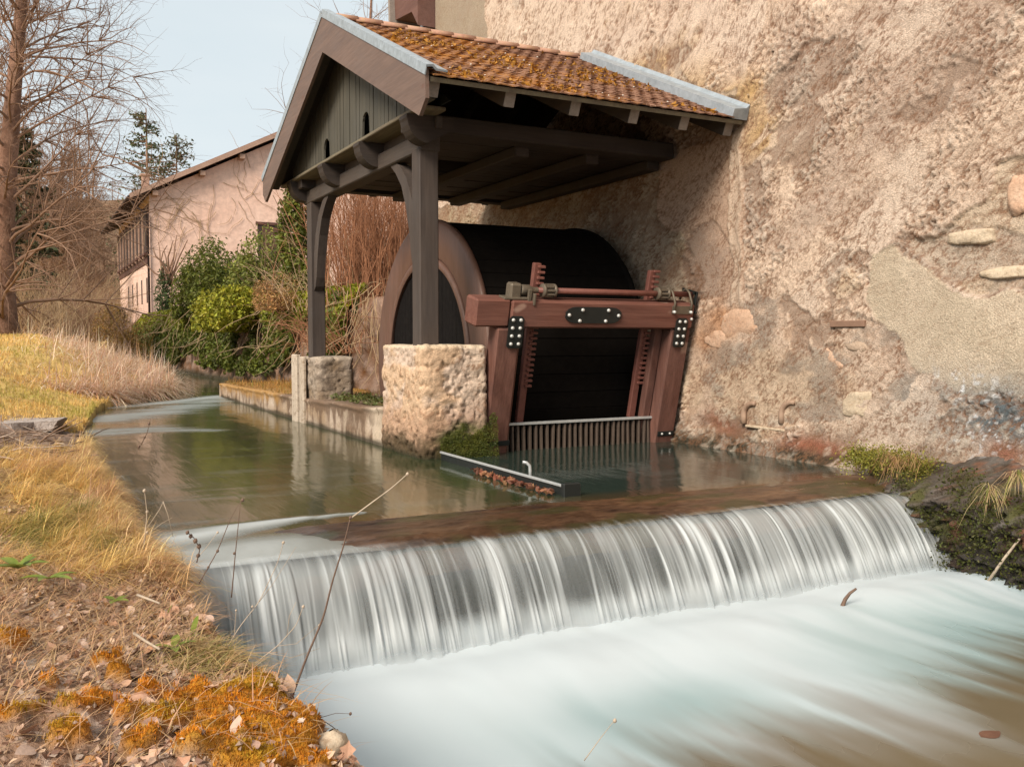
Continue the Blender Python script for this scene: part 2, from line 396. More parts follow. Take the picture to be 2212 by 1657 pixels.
# ================================================================== ground
def edge_x(y):
    return np.interp(y, [-5, 2, 3, 4, 6, 9, 13, 16, 18, 19.5, 21, 26, 33, 40, 60], [0.86, 0.80, 0.76, 0.64, 0.53, 0.52, 0.66, 0.98, 1.5, 2.6, 2.85, 2.9, 2.5, 2.3, 2.2]) \
        + 0.07 * (vn(np.asarray(y) * 1.7, 0.3, 0, 5) - 0.5) + 0.06 * (vn(np.asarray(y) * 6.0, 0.7, 0, 6) - 0.5)
def right_x(y):
    return np.interp(y, [15, 16, 33, 60, 90], [6.6, 5.75, 4.75, 4.9, 5.0])
MOSS = [(at(u, v, Z=0.1), r) for u, v, r in ((500, 1540, .12), (410, 1520, .08), (590, 1560, .12), (480, 1600, .10), (620, 1620, .09), (560, 1500, .08), (230, 1435, .045), (255, 1465, .035), (205, 1560, .065), (160, 1590, .05), (30, 1412, .045), (150, 1645, .05), (70, 1600, .035), (690, 1650, .05), (300, 1640, .05), (360, 1575, .07), (420, 1640, .06), (540, 1655, .09), (110, 1510, .03), (330, 1500, .045), (20, 1620, .04), (270, 1590, .035))]
def moss_m(x, y):
    wx = x + 0.05 * (fbm(x * 14, y * 14, 0, 3, 71) - 0.5); wy = y + 0.05 * (fbm(x * 14, y * 14, 5, 3, 72) - 0.5)
    m = 0 * x
    for p, r in MOSS: m = np.maximum(m, 1 - np.sqrt((wx - p[0]) ** 2 + (wy - p[1]) ** 2) / (r * 1.25))
    return sstep(0.0, 0.35, m)
def left_h(x, y):
    e = edge_x(y) - x
    near = 0.03 + 0.13 * np.clip(e, 0, 2.5) - 0.03 * np.clip(e - 1, 0, 2)
    rise = sstep(10.5, 27, y) * 0.92 * (0.25 + 0.75 * sstep(0.1, 2.6, e)) + 0.04 * sstep(3.5, 2.4, y)
    far = np.clip(y - 40, 0, 60) * 0.004 + np.clip(-x - 6, 0, 60) * 0.02
    return near + rise + far
def ground_h(x, y):
    e = edge_x(y) - x
    lh = left_h(x, y)
    det = (fbm(x * 4, y * 4, 0, 3, 21) - 0.5) * 0.10 + (fbm(x * 17, y * 17, 0, 4, 22) - 0.5) * 0.07 + (fbm(x * 60, y * 60, 0, 2, 24) - 0.5) * 0.02 * (y < 9)
    det = det * np.interp(y, [0, 12, 30, 60], [1, 1, 0.6, 1.2])
    mo = moss_m(x, y) * ((x > -0.6) & (y < 4.2))
    det = det * (1 - 0.6 * mo) + mo * (0.025 + 0.06 * np.abs(fbm(x * 11, y * 11, 0, 3, 30) - 0.5) * 2 + 0.012 * vn(x * 55, y * 55, 0, 31))
    bed = np.where(y < 4.95, -1.15, -0.9) + 0 * x
    h = bed + (lh + det - bed) * sstep(-0.10, 0.03, e + 0.05 * (fbm(x * 9, y * 9, 3, 2, 40) - 0.5))
    rx = right_x(y); tz = 1.82 + 0.10 * (fbm(x * 0.8, y * 0.8, 0, 3, 41) - 0.5) + np.clip(y - 60, 0, 60) * 0.02
    h = np.where((y > 15.9) & (x > 3.0), h + (tz - h) * sstep(-0.02, 0.12, x - rx), h)
    return h

def lines(*segs):
    o = []
    for a, b, st in segs: o += list(np.arange(a, b - 1e-9, st))
    return np.array(o + [segs[-1][1]])
gx = lines((-140, -40, 12), (-40, -8, 3), (-8, -2, 0.5), (-2, -0.5, 0.1), (-0.5, 1.15, 0.0145), (1.15, 3.4, 0.08), (3.4, 7.2, 0.1), (7.2, 14, 0.5), (14, 60, 3), (60, 200, 14))
gy = lines((-12, 2.0, 0.7), (2.0, 4.4, 0.0145), (4.4, 8, 0.025), (8, 14, 0.06), (14, 20, 0.12), (20, 40, 0.3), (40, 90, 2), (90, 260, 10))
GX, GY = np.meshgrid(gx, gy, indexing='ij'); fx, fy = GX.ravel(), GY.ravel()
gz = ground_h(fx, fy)
def bank_col(x, y, z):
    n1, n2, n3 = fbm(x * 3, y * 3, 0, 4, 51), fbm(x * 11, y * 11, 0, 4, 52), fbm(x * 40, y * 40, 0, 3, 53)
    c = np.array([0.36, 0.225, 0.15]) + (n2[:, None] - 0.5) * np.array([0.22, 0.13, 0.09])
    c = c + (np.array([0.55, 0.42, 0.34]) - c) * (sstep(0.58, 0.70, n3) * 0.8)[:, None]
    c = c + (np.array([0.12, 0.065, 0.04]) - c) * (sstep(0.42, 0.32, n2) * 0.8)[:, None]
    gr = sstep(4.2, 4.9, y) * sstep(10.3, 9.3, y); db = sstep(9.2, 9.8, y) * sstep(13.2, 12.2, y); c = c + (np.array([0.24, 0.16, 0.115]) + (n2[:, None] - .5) * .2 - c) * (db * .85)[:, None]
    c = c + (np.array([0.36, 0.21, 0.07]) - c) * (gr * 0.8)[:, None]
    me = sstep(12.5, 14.5, y) * sstep(95, 80, y)
    mead = np.array([0.62, 0.41, 0.14]) + (n1[:, None] - 0.5) * np.array([0.1, 0.16, 0.05])
    c = c + (mead - c) * me[:, None]
    mo = moss_m(x, y) * (y < 4.2) * (x > -0.6)
    mc = np.array([0.52, 0.22, 0.018]) + (n3[:, None] - 0.5) * np.array([0.2, 0.16, 0.03]) + (n1[:, None] - 0.5) * np.array([0.1, 0.15, 0.03])
    c = c + (mc - c) * mo[:, None]
    wet = sstep(0.06, -0.05, z) * (y < 60)
    c = c + (np.array([0.07, 0.05, 0.03]) - c) * (wet * 0.85)[:, None]
    ter = (x > 3.5) & (z > 1.2); c[ter] = np.array([0.26, 0.16, 0.09])
    return np.clip(c, 0.005, 0.9)
ground = link('ground', np_mesh('ground', np.stack([fx, fy, gz], 1), grid_faces(len(gx), len(gy)), None, M['soil'], True, bank_col(fx, fy, gz)))
tag(ground, 'river bank of dead leaves, orange moss and dry grass rising to a meadow', kind='structure')

# wooded hill far off
hx = np.linspace(-170, 200, 75); hy = np.linspace(95, 330, 40); HX, HY = np.meshgrid(hx, hy, indexing='ij')
hz = 0.5 + 30 * sstep(95, 240, HY + 18 * (fbm(HX / 40, HY / 40, 0, 3, 61) - 0.5) + 0.10 * np.abs(HX)) * (0.75 + 0.5 * fbm(HX / 60, HY / 60, 0, 3, 62)) + 5 * (fbm(HX / 7, HY / 7, 0, 3, 63) - 0.5) * sstep(100, 130, HY)
hill = link('hill', np_mesh('hill', np.stack([HX, HY, hz - 0.8], -1), grid_faces(75, 40), None, m_stone('wooded_hill', (0.22, 0.125, 0.07), (0.30, 0.185, 0.11), (0.12, 0.08, 0.045), 0.06, 0.95, 0.6, 1.5, 0.5), True))
tag(hill, kind='structure')

# ================================================================== water
def poly_d(x, y, pts):
    d = np.full(np.shape(x), 1e9); tt = np.zeros(np.shape(x)); n = len(pts) - 1
    for i in range(n):
        a, b = np.array(pts[i]), np.array(pts[i + 1]); v = b - a
        t = np.clip(((x - a[0]) * v[0] + (y - a[1]) * v[1]) / (v @ v), 0, 1)
        q = np.hypot(x - a[0] - t * v[0], y - a[1] - t * v[1]); m = q < d; d = np.where(m, q, d); tt = np.where(m, (i + t) / n, tt)
    return d, tt
wx = lines((0.3, 7.0, 0.04)); wy = lines((4.98, 9, 0.04), (9, 14, 0.08), (14, 22, 0.15), (22, 64, 1.0))
WX, WY = np.meshgrid(wx, wy, indexing='ij'); X_, Y_ = WX.ravel(), WY.ravel()
foam = 0 * X_
def w2(u, v): return tuple(at(u, v, Z=0.0)[:2])
for pts, w0, w1, s in (([(300, 1180), (400, 1163), (500, 1143), (600, 1128), (665, 1119)], 0.36, 0.07, 0.9), ([(690, 1118), (730, 1112), (790, 1108)], 0.07, 0.03, 0.75),
                       ([(300, 1210), (420, 1215), (560, 1225), (700, 1215)], 0.30, 0.22, 0.72), ([(215, 935), (330, 928), (460, 930)], 0.9, 0.3, 0.40), ([(215, 905), (330, 893), (430, 874), (482, 858)], 1.0, 0.6, 0.55),  # upstream bands: pale sheen painted in as foam, plus the far weir's foam
                       ([(240, 880), (380, 868), (482, 856)], 0.45, 0.5, 0.75)):
    d, t = poly_d(X_, Y_, [w2(*p) for p in pts]); w = w0 + (w1 - w0) * t
    foam = np.maximum(foam, s * sstep(1.25, 0.0, d / w * (0.5 + 1.0 * fbm(X_ * 1.2, Y_ * 6, 0, 3, 81))) ** 1.4 * np.where(Y_ > 6.6, 0.15 + 1.1 * fbm(X_ * .9, Y_ * 11, 0, 4, 82), 0.75 + 0.45 * fbm(X_ * 1.2, Y_ * 9, 0, 4, 82)))
foam = np.maximum(foam, (0.35 + 0.5 * fbm(X_ * 5 - Y_ * 2, Y_ * 1.6, 0, 3, 85)) * sstep(5.75, 5.25, Y_) * sstep(2.0, 1.2, X_))
foam = np.clip(foam + 0.05 * sstep(0.55, 0.8, fbm(X_ * 1.2, Y_ * 8, 4, 3, 83)), 0, 1)
tint = np.array([0.034, 0.046, 0.018]) + 0 * X_[:, None]
tint = tint + (np.array([0.085, 0.070, 0.038]) - tint) * (sstep(2.6, 1.0, X_) * 0.7)[:, None]
tint = tint + (np.array([0.026, 0.040, 0.032]) - tint) * (sstep(3.2, 4.0, X_) * sstep(10, 8.5, Y_))[:, None]
tint = tint + (np.array([0.085, 0.05, 0.022]) - tint) * (sstep(6.05, 5.72, Y_) * sstep(1.3, 2.0, X_) * 0.6)[:, None]
zz = -0.018 * sstep(5.35, 4.98, Y_) + 0.012 * foam + 0.006 * (fbm(X_ * 2.2, Y_ * 1.2, 0, 3, 84) - 0.5)
keep = np.ones(len(X_), bool)
water = link('stream_water', np_mesh('stream_water', np.stack([X_, Y_, zz], 1), grid_faces(len(wx), len(wy)), None, M['water'], True, None, {'foam': foam, 'tint': tint}))
tag(water, 'smooth green-brown mill stream above the weir', kind='structure')

POOL_Z = -0.53
px_ = lines((0.3, 7.0, 0.035), (7.0, 16, 0.5)); py_ = lines((-14, -2, 0.6), (-2, 1.4, 0.1), (1.4, 4.9, 0.035))
PX, PY = np.meshgrid(px_, py_, indexing='ij'); X_, Y_ = PX.ravel(), PY.ravel()
wp = X_ + 0.30 * (fbm(X_ * 0.9, Y_ * 0.7, 0, 3, 91) - 0.5) - 0.10 * (4.4 - Y_)
sA = fbm(wp * 3.2, Y_ * 0.55, 0, 4, 92); sB = fbm(wp * 9.5, Y_ * 0.8, 0, 3, 93)
lim = 3.14 - 0.55 * np.clip(2.8 - X_, 0, 3) + 0.10 * np.clip(X_ - 4.2, 0, 3) + 0.30 * sstep(2.9, 4.4, X_)
fo = sstep(-0.85, 0.75, (Y_ - lim) + 1.7 * (sA - 0.5) + 0.5 * (sB - 0.5))
fo = np.clip(np.maximum(fo, sstep(3.75, 4.25, Y_ + 0.25 * (sA - 0.5))), 0, 1) * (0.66 + 0.30 * fbm(wp * 1.6, Y_ * 0.9, 5, 3, 96) + 0.08 * sB + 0.16 * sstep(3.5, 4.2, Y_)) * sstep(4.92, 4.50, Y_ + 0.15 * (sB - .5)); fo = np.clip(fo, 0, 1)
fo = fo * (1 - 0.75 * np.exp(-(((X_ - 2.65 - 0.12 * (3.5 - Y_)) / 0.5) ** 2 + ((Y_ - 3.42) / 0.26) ** 2)) * (0.5 + sB))
t1 = np.array([0.27, 0.385, 0.40]); t2 = np.array([0.115, 0.09, 0.05])
tint = t1 + (t2 - t1) * sstep(3.5, 2.75, Y_ + 0.8 * (sB - 0.5) + 0.35 * np.clip(2.7 - X_, 0, 2))[:, None]
tint = tint + (np.array([0.03, 0.034, 0.028]) - tint) * sstep(4.45, 4.8, Y_)[:, None]
pz = POOL_Z + 0.09 * sstep(4.35, 4.88, Y_ + 0.08 * (sA - .5)) + 0.05 * np.exp(-((Y_ - 4.15) / 0.35) ** 2) * (0.6 + 0.8 * fbm(X_ * 1.8, Y_ * 1.5, 0, 3, 94)) + 0.03 * (fbm(X_ * 1.1, Y_ * 0.8, 0, 3, 95) - 0.5) + 0.012 * (sA - 0.5)
pool = link('pool_water', np_mesh('pool_water', np.stack([X_, Y_, pz], 1), grid_faces(len(px_), len(py_)), None, M['pool'], True, None, {'foam': fo, 'tint': tint}))
tag(pool, 'white churning pool water below the weir', kind='structure')

# the fall: one curved sheet of silky strands
nu, nv = 1200, 40
u = np.linspace(0.32, 6.12, nu)[:, None]; s = np.linspace(0, 1, nv)[None, :]
cr = 4.98 + 0.05 * (fbm(u * 1.3, 0.2, 0, 3, 101) - 0.5)
a1, a2, a3 = fbm(u * 2.6 + 0.10 * s, 0.3, 0, 3, 102), fbm(u * 10 + 0.25 * s, 0.7 * s, 0, 3, 103), fbm(u * 34 + 0.25 * s, 0.5 * s, 0, 3, 104)
str_ = 0.22 * a1 + 0.40 * a2 + 0.38 * a3
st2 = sstep(0.45, 0.62, str_)
throw = 0.46 + 0.06 * (a1 - 0.5) + 0.035 * (st2 - 0.5) * s
S = s ** 1.0
Sb = np.clip((S - 0.14) / 0.86, 0, 1); lead = np.clip(S / 0.14, 0, 1)
Yf = cr + 0.07 - 0.13 * lead - throw * Sb + 0 * u
Zf = 0.012 - 0.012 * lead * lead - 0.06 * Sb - 0.485 * Sb ** 2.0 + 0.018 * (st2 - 0.5) * np.minimum(1, 4 * Sb) + 0 * u
Xf = u + 0.02 * (a2 - 0.5) * S
side = sstep(2.2, 0.9, u); rs = sstep(3.6, 5.2, u)
ln1 = sstep(0.62, 1.0, 1 - np.abs(2 * fbm(u * 7.5 + 0.12 * s, 0.35 * s, 0, 2, 106) - 1) * 2.6); ln2 = sstep(0.55, 1.0, 1 - np.abs(2 * fbm(u * 21 + 0.2 * s, 0.4 * s, 3, 2, 107) - 1) * 3.0)
dens = 0.36 + 0.20 * sstep(0.38, 0.60, a2) + 0.45 * ln1 + 0.26 * ln2 + 0.22 * (a3 - 0.5)
dens = dens + (0.80 + 0.2 * ln2 - dens) * np.clip(0.55 * side + 0.22 * rs, 0, 1)
dens = dens * (0.65 + 0.35 * sstep(0.14, 0.4, s)) + sstep(0.72, 1.0, s + 0.16 * (a2 - 0.5)) * 0.7
dens = dens - 0.16 * sstep(0.35, 0.7, s) * sstep(1.0, 0.8, s) * (1 - st2)
dens = np.clip(dens + 0.10 * (fbm(u * 90, s * 1.2, 0, 2, 105) - 0.5), 0.05, 0.98)
dens = dens * np.maximum(sstep(0.08, 0.24, s + 0.14 * (a3 - 0.5)), 0.95 * sstep(0.0, 0.08, s) * sstep(2.3, 1.4, u))
dens = dens * sstep(1.03, 0.80, s + 0.07 * (a2 - 0.5))
fall = link('waterfall', np_mesh('waterfall', np.stack([Xf + 0 * Yf, Yf, Zf], -1), grid_faces(nu, nv), None, M['fall'], True, None, {'foam': dens.ravel()}))
tag(fall, 'silky white sheet of water falling over the weir', kind='structure')

# ================================================================== weir
weir = thing('weir', (3.6, 5.3, -0.5), 'low stone weir with a wet brown crest spanning the stream', 'weir')
gu, gv = lines((1.0, 6.45, 0.02)), lines((4.90, 5.02, 0.008), (5.02, 5.78, 0.02)); GU, GV = np.meshgrid(gu, gv, indexing='ij')
ez = 0.018 + 0.022 * (fbm(GU * 3, GV * 8, 0, 4, 111) - 0.5) + 0.010 * (fbm(GU * 16, GV * 30, 0, 3, 112) - 0.5) - 0.03 * sstep(5.16, 4.98, GV) - 0.16 * np.clip((4.99 - GV) / 0.09, 0, 1) ** 1.8 - 0.05 * sstep(5.66, 5.78, GV + 0.12 * (fbm(GU * 2, 0.5, 0, 3, 113) - 0.5)) - 0.06 * sstep(1.75, 1.2, GU + 0.5 * (GV - 5.3) + 0.2 * (fbm(GU * 4, GV * 4, 0, 2, 114) - 0.5)) - 0.012 * sstep(3.4, 3.9, GU)
nn = fbm(GU * 2.5, GV * 9, 0, 4, 115).ravel(); n2 = fbm(GU * 14, GV * 30, 0, 3, 116).ravel()
cc = np.array([0.10, 0.052, 0.028]) + (nn[:, None] - 0.5) * np.array([0.16, 0.08, 0.035]) + (n2[:, None] - 0.5) * np.array([0.14, 0.08, 0.045])
cc = cc * (1 - 0.35 * sstep(3.6, 3.0, GU)).ravel()[:, None]; gm = (sstep(0.48, 0.64, fbm(GU * 2.2, GV * 5, 7, 3, 117)).ravel() * 0.8)[:, None]; cc = cc + (np.array([0.045, 0.042, 0.014]) - cc) * gm
k = NT('wet_brown_crest'); a = k.attr('col').outputs['Color']; z = k.noise(45, 3, 0.6, (0.5, 1.6, 1)); nb = k.bump(z, 0.7, 0.006)
M['crest'] = k.done(k.pbsdf(k.mix(0.6, a, k.ramp(z, [(0.3, 0.4), (0.68, 1.15)]), 'MULTIPLY'), 0.32, nb, spec=0.4).outputs[0])
link('crest_slab', np_mesh('crest_slab', np.stack([GU, GV, ez], -1), grid_faces(len(gu), len(gv)), None, M['crest'], True, np.clip(cc, 0.01, 1)), weir)
gu, gv = lines((0.4, 6.4, 0.04)), lines((-0.9, -0.02, 0.04)); GU, GV = np.meshgrid(gu, gv, indexing='ij')
fy_ = 4.95 + 0.03 * (fbm(GU * 4, GV * 4, 0, 3, 118) - 0.5)
link('front_face', np_mesh('front_face', np.stack([GU, fy_, GV], -1), grid_faces(len(gu), len(gv)), None, m_stone('weir_face', (0.03, 0.034, 0.028), (0.06, 0.062, 0.05), (0.02, 0.028, 0.014), 5, 0.6, 0.8, 0.02, 25), True), weir)

# ================================================================== mill building
XW = 6.68
mill = thing('mill_building', (8.0, 8.0, 0.0), 'tall old mill with rough peeling plaster facade beside the stream', 'building')
yl = lines((-7, 3.9, 0.6), (3.9, 8.2, 0.0155), (8.2, 15.64, 0.026)); zl = lines((-1.0, -0.1, 0.1), (-0.1, 4.2, 0.0155), (4.2, 7.7, 0.026), (7.7, 11, 0.6))
YL, ZL = np.meshgrid(yl, zl, indexing='ij'); Yw, Zw = YL.ravel(), ZL.ravel()
wy_ = Yw + 0.22 * (fbm(Yw * 2.5, Zw * 2.5, 0, 5, 121) - 0.5) + 0.04 * (fbm(Yw * 14, Zw * 14, 0, 3, 122) - 0.5)
wz_ = Zw + 0.22 * (fbm(Yw * 2.5, Zw * 2.5, 9, 5, 123) - 0.5) + 0.04 * (fbm(Yw * 14, Zw * 14, 9, 3, 124) - 0.5)
def wpoly(pts): return [tuple(at(u, v, X=XW)[1:]) for u, v in pts]
def wmask(pts): return in_poly(wy_, wz_, wpoly(pts)).astype(float)
def wblob(u, v, ru, rv):
    c = at(u, v, X=XW); ey = at(u + ru, v, X=XW)[1] - c[1]; ez_ = at(u, v - rv, X=XW)[2] - c[2]
    return np.exp(-(((wy_ - c[1]) / ey) ** 2 + ((wz_ - c[2]) / ez_) ** 2))
mG = wmask([(1880, 555), (1925, 530), (1990, 575), (2060, 615), (2130, 640), (2230, 650), (2330, 660), (2330, 870), (2212, 865), (2090, 850), (1985, 815), (1945, 760), (1915, 720), (1880, 660)])
mS = wmask([(1955, 515), (2040, 485), (2120, 440), (2150, 400), (2160, 350), (2230, 320), (2330, 300), (2330, 640), (2212, 645), (2120, 625), (2030, 585)])
mP = wmask([(1045, -60), (1670, -60), (1650, 60), (1620, 130), (1600, 210), (1560, 215), (1500, 190), (1380, 160), (1250, 130), (1060, 90)])
mC = wmask([(900, -60), (1050, -60), (1052, 110), (900, 90)])
mN = wmask([(1415, 345), (1600, 285), (1612, 480), (1608, 655), (1540, 660), (1500, 560), (1470, 505), (1405, 470), (1420, 400)])
mI = wmask([(640, 500), (1250, 400), (1420, 345), (1420, 470), (1470, 510), (1510, 640), (1200, 900), (640, 900)])  # wall under the canopy; its colour is darkened for the shade there
mD = wmask([(1490, 500), (1545, 485), (1588, 520), (1595, 600), (1560, 650), (1500, 650), (1470, 560)])
mL = wmask([(1480, 700), (1620, 620), (1760, 680), (1830, 660), (1900, 700), (1955, 770), (1985, 815), (1960, 860), (1750, 915), (1560, 930), (1480, 920)])
# roughcast: lumps thrown on diagonally
ca, sa = math.cos(math.radians(38)), math.sin(math.radians(38))
ra, rb = -Yw * ca + Zw * sa, Yw * sa + Zw * ca
r1 = fbm(ra * 12, rb * 24, 0, 4, 131, 0.6); r2 = fbm(ra * 34, rb * 58, 0, 3, 132, 0.6); r3 = fbm(Yw * 3.0, Zw * 3.0, 0, 4, 133); r4 = fbm(Yw * 0.9, Zw * 0.9, 0, 4, 134)
rough = 0.040 * (np.abs(r1 - 0.5) * 2) ** 0.7 + 0.029 * (np.abs(r2 - 0.5) * 2) ** 0.8 + 0.03 * (r3 - 0.5) - 0.008
smooth_ = 0.006 * (r2 - 0.5) + 0.020 * (r3 - 0.5)
mid = 0.022 * (r2 - 0.5) + 0.02 * (r1 - 0.5) + 0.03 * (r3 - 0.5)
pamt = mP * sstep(0.40, 0.58, fbm(ra * 2.2, rb * 4.5, 3, 4, 135)) ; pmid = mP
ramp_ = 0.45 + 0.85 * sstep(0.36, 0.62, fbm(ra * 1.5, rb * 3.2, 0, 3, 143)); rough = rough * ramp_ + 0.045 * (fbm(ra * 2.6, rb * 6.5, 0, 4, 144) - 0.5)
disp = rough.copy(); disp = disp + (mid - disp) * 0.85 * mL
disp = disp + (smooth_ + 0.010 - disp) * np.maximum.reduce([mC, mN * 0.9, mG * 0.75])
disp = disp + (0.015 * (r2 - 0.5) - 0.03 - disp) * mS * 0.8 + mS * 0.035 * (fbm(Yw * 5, Zw * 14, 2, 4, 136) - 0.5)
disp = disp + (smooth_ + 0.02 - disp) * pamt
cd0, cd1 = at(1597, 290, X=XW), at(1597, 660, X=XW); mV = sstep(.085, .07, np.abs(wy_ - cd0[1] - .0)) * sstep(cd1[2] - .25, cd1[2] + .1, wz_) * sstep(cd0[2] + .02, cd0[2] - .05, wz_); mVe = mV * sstep(.025, .055, np.abs(wy_ - cd0[1]))
disp = disp + (0.012 + 0.3 * smooth_ - disp) * mV * .8 + 0.014 * mVe
crease = sstep(0.085, 0.015, np.abs(r1 - 0.5)) * sstep(.30, .55, fbm(ra * 5, rb * 9, 7, 3, 146)); crease2 = sstep(0.07, 0.01, np.abs(r2 - 0.5)) * sstep(.35, .6, fbm(ra * 7, rb * 7, 17, 3, 147))
mR = sstep(.575, .60, fbm(ra * .8 + .25 * wy_, rb * 1.9, 51, 5, 149, .6)) * (1 - np.maximum.reduce([mG, mC, mN, mP, mS, mL, mI])); disp = disp + (1.6 * smooth_ + .25 * mid + .004 - disp) * .85 * mR; mR2 = sstep(.60, .62, fbm(wy_ * 1.2, wz_ * 1.6, 61, 5, 150, .6)) * (1 - np.maximum.reduce([mG, mC, mN, mI])); disp = disp - .016 * mR2
lowm = sstep(.75, .35, Zw + .4 * (r3 - .5)) * (Yw < 6.6); disp = disp + (0.5 * smooth_ + .4 * mid - disp) * .75 * lowm
disp = disp - 0.015 * mD - 0.012 * mI
big = 0.05 * (r4 - 0.5) * sstep(0.0, 1.0, Zw)
base_b = 0.10 * sstep(0.25, -0.1, Zw + 0.2 * (r3 - 0.5)) + 0.03 * (r3 - 0.5) * sstep(1.2, 0.2, Zw)
cR = np.array([0.78, 0.60, 0.465]); col = cR + (r4[:, None] - 0.5) * np.array([0.34, 0.27, 0.20]) + (r3[:, None] - 0.5) * np.array([0.16, 0.12, 0.09])
col = col + (np.array([0.52, 0.39, 0.31]) - col) * (sstep(0.52, 0.66, fbm(Yw * 0.8, Zw * 0.8, 5, 3, 137)) * 0.75)[:, None]
col = col + (np.array([0.60, 0.45, 0.26]) - col) * (sstep(0.56, 0.70, fbm(Yw * 1.3, Zw * 1.3, 15, 3, 138)) * 0.55)[:, None]
def cmix(c, m, a=1.0):
    global col
    col = col + (np.array(c) - col) * np.clip(m * a, 0, 1)[:, None]
cmix((0.82, 0.66, 0.53), mP * (0.45 + 0.5 * pamt)); cmix((0.40, 0.33, 0.25), mC, 0.9); cmix((0.70, 0.585, 0.44), mG, 0.8); cmix((0.58, 0.475, 0.35), mG * sstep(.45, .62, r3), 0.6); cmix((0.74, 0.60, 0.45), mS, 0.8); cmix((0.46, 0.33, 0.23), mS * sstep(0.5, 0.6, fbm(Yw * 4, Zw * 12, 21, 4, 145)), 0.8)
cmix((0.60, 0.42, 0.31), mN, 0.9); cmix((0.36, 0.29, 0.20), mI, 0.6); cmix((0.40, 0.295, 0.23), mD * (0.35 + 0.9 * sstep(.35, .6, r3)), 0.7); cmix((0.74, 0.57, 0.445), mL, 0.5)
cmix((0.62, 0.43, 0.30), mL * sstep(0.55, 0.7, fbm(Yw * 2.4, Zw * 4, 31, 3, 139)), 0.7); cmix((0.36, 0.31, 0.26), mL * sstep(0.55, 0.7, fbm(Yw * 2.4, Zw * 4, 41, 3, 140)), 0.7)
for b in ((1400, 150, 60, 40), (1480, 190, 60, 40), (1570, 215, 50, 40), (1650, 290, 55, 60), (1625, 200, 40, 50)): cmix((0.58, 0.36, 0.13), wblob(*b), 0.75)
for b in ((1600, 700, 55, 28), (1560, 690, 40, 30), (1525, 740, 25, 30)): cmix((0.66, 0.36, 0.20), wblob(*b) * sstep(0.35, 0.6, r3), 0.9)
for b in ((2090, 895, 110, 45), (2190, 905, 110, 60), (2000, 905, 60, 35)): cmix((0.34, 0.33, 0.31), wblob(b[0], b[1], b[2] * 1.5, b[3] * 1.5), 0.7)
for b in ((2090, 890, 90, 36), (2180, 915, 90, 45), (2010, 905, 45, 26)): cmix((0.10, 0.135, 0.155), wblob(*b) * (0.35 + 1.1 * fbm(Yw * 9, Zw * 9, 5, 4, 148)), 0.95)
low = sstep(0.42, 0.08, Zw + 0.5 * (r3 - 0.5) + 0.2 * (r2 - 0.5)); cmix((0.20, 0.16, 0.12), low, 0.75)
for b in ((1560, 915, 45, 22), (1740, 960, 80, 25), (1800, 975, 60, 20), (2180, 985, 60, 25)): cmix((0.30, 0.10, 0.055), wblob(*b), 0.85)
cmix((0.035, 0.032, 0.020), sstep(0.17, 0.06, Zw + 0.12 * (r3 - 0.5)) * (Yw > 5.0), 0.95)
spk = sstep(0.66, 0.72, fbm(Yw * 30, Zw * 30, 3, 2, 141)) * np.clip(wblob(2130, 930, 120, 60) * 1.3 + wblob(2080, 840, 80, 40), 0, 1); cmix((0.80, 0.82, 0.84), spk, 0.9)
cmix((0.66, 0.57, 0.46), sstep(0.62, 0.74, fbm(Yw * 8, Zw * 8, 8, 3, 142)) * sstep(1.0, 0.4, Zw), 0.5)
# shading painted into the plaster colour: creases darker, lump tops lighter
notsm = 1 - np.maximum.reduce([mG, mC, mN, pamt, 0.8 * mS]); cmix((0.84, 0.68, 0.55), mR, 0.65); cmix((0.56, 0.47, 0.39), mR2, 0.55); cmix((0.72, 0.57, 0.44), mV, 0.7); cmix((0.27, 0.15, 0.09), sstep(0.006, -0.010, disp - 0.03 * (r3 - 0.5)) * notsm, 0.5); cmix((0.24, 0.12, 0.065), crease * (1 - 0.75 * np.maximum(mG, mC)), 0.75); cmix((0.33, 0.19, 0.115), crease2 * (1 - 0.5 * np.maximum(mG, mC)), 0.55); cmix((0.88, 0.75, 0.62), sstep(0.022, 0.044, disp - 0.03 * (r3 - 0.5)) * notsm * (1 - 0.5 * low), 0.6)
XX = XW - disp - big - base_b
XX = np.where(Yw < 3.9, XW - 0.02, XX)
link('facade', np_mesh('facade', np.stack([XX, Yw, Zw], 1), grid_faces(len(yl), len(zl))[:, ::-1], None, M['wallp'], True, np.clip(col, 0.01, 0.95)), mill)
part_box('rear_wall', M['concrete'] if False else m_stone('mill_side_plaster', (0.42, 0.36, 0.28), (0.5, 0.42, 0.33)), mill, (XW + 0.06, -7, -1), (16, 15.60, 11), 0.05)
m = MB(); m.prism([(15.5, 11), (15.5, 11.4), (-8, 15.4), (-8, 15)], 6.0, 17, lambda a, b, d: (d, a, b)); m.build('roof', M['rooftile_far'], mill)
m = MB(); m.prism([(15.66, 6.78), (15.95, 7.10), (16.78, 7.20), (16.86, 7.9), (15.66, 8.4)], 6.35, 9.0, lambda a, b, d: (d, a, b)); m.build('eave_end', m_wood('eave_red_brown', (0.13, 0.06, 0.045), (0.19, 0.10, 0.08), 1), mill)
m = MB(); m.prism([(16.80, 7.16), (16.88, 7.16), (16.93, 7.95), (16.84, 7.95)], 6.25, 9.0, lambda a, b, d: (d, a, b)); m.build('eave_fascia', M['rafter_end'], mill)
m = MB(); m.tube([(6.62, 16.1, 7.2), (6.62, 16.08, 6.75), (6.62, 15.95, 6.62), (6.60, 15.74, 6.52), (6.60, 15.72, 6.45)], 0.045, 8); m.build('downpipe', M['zinc'], mill, True)
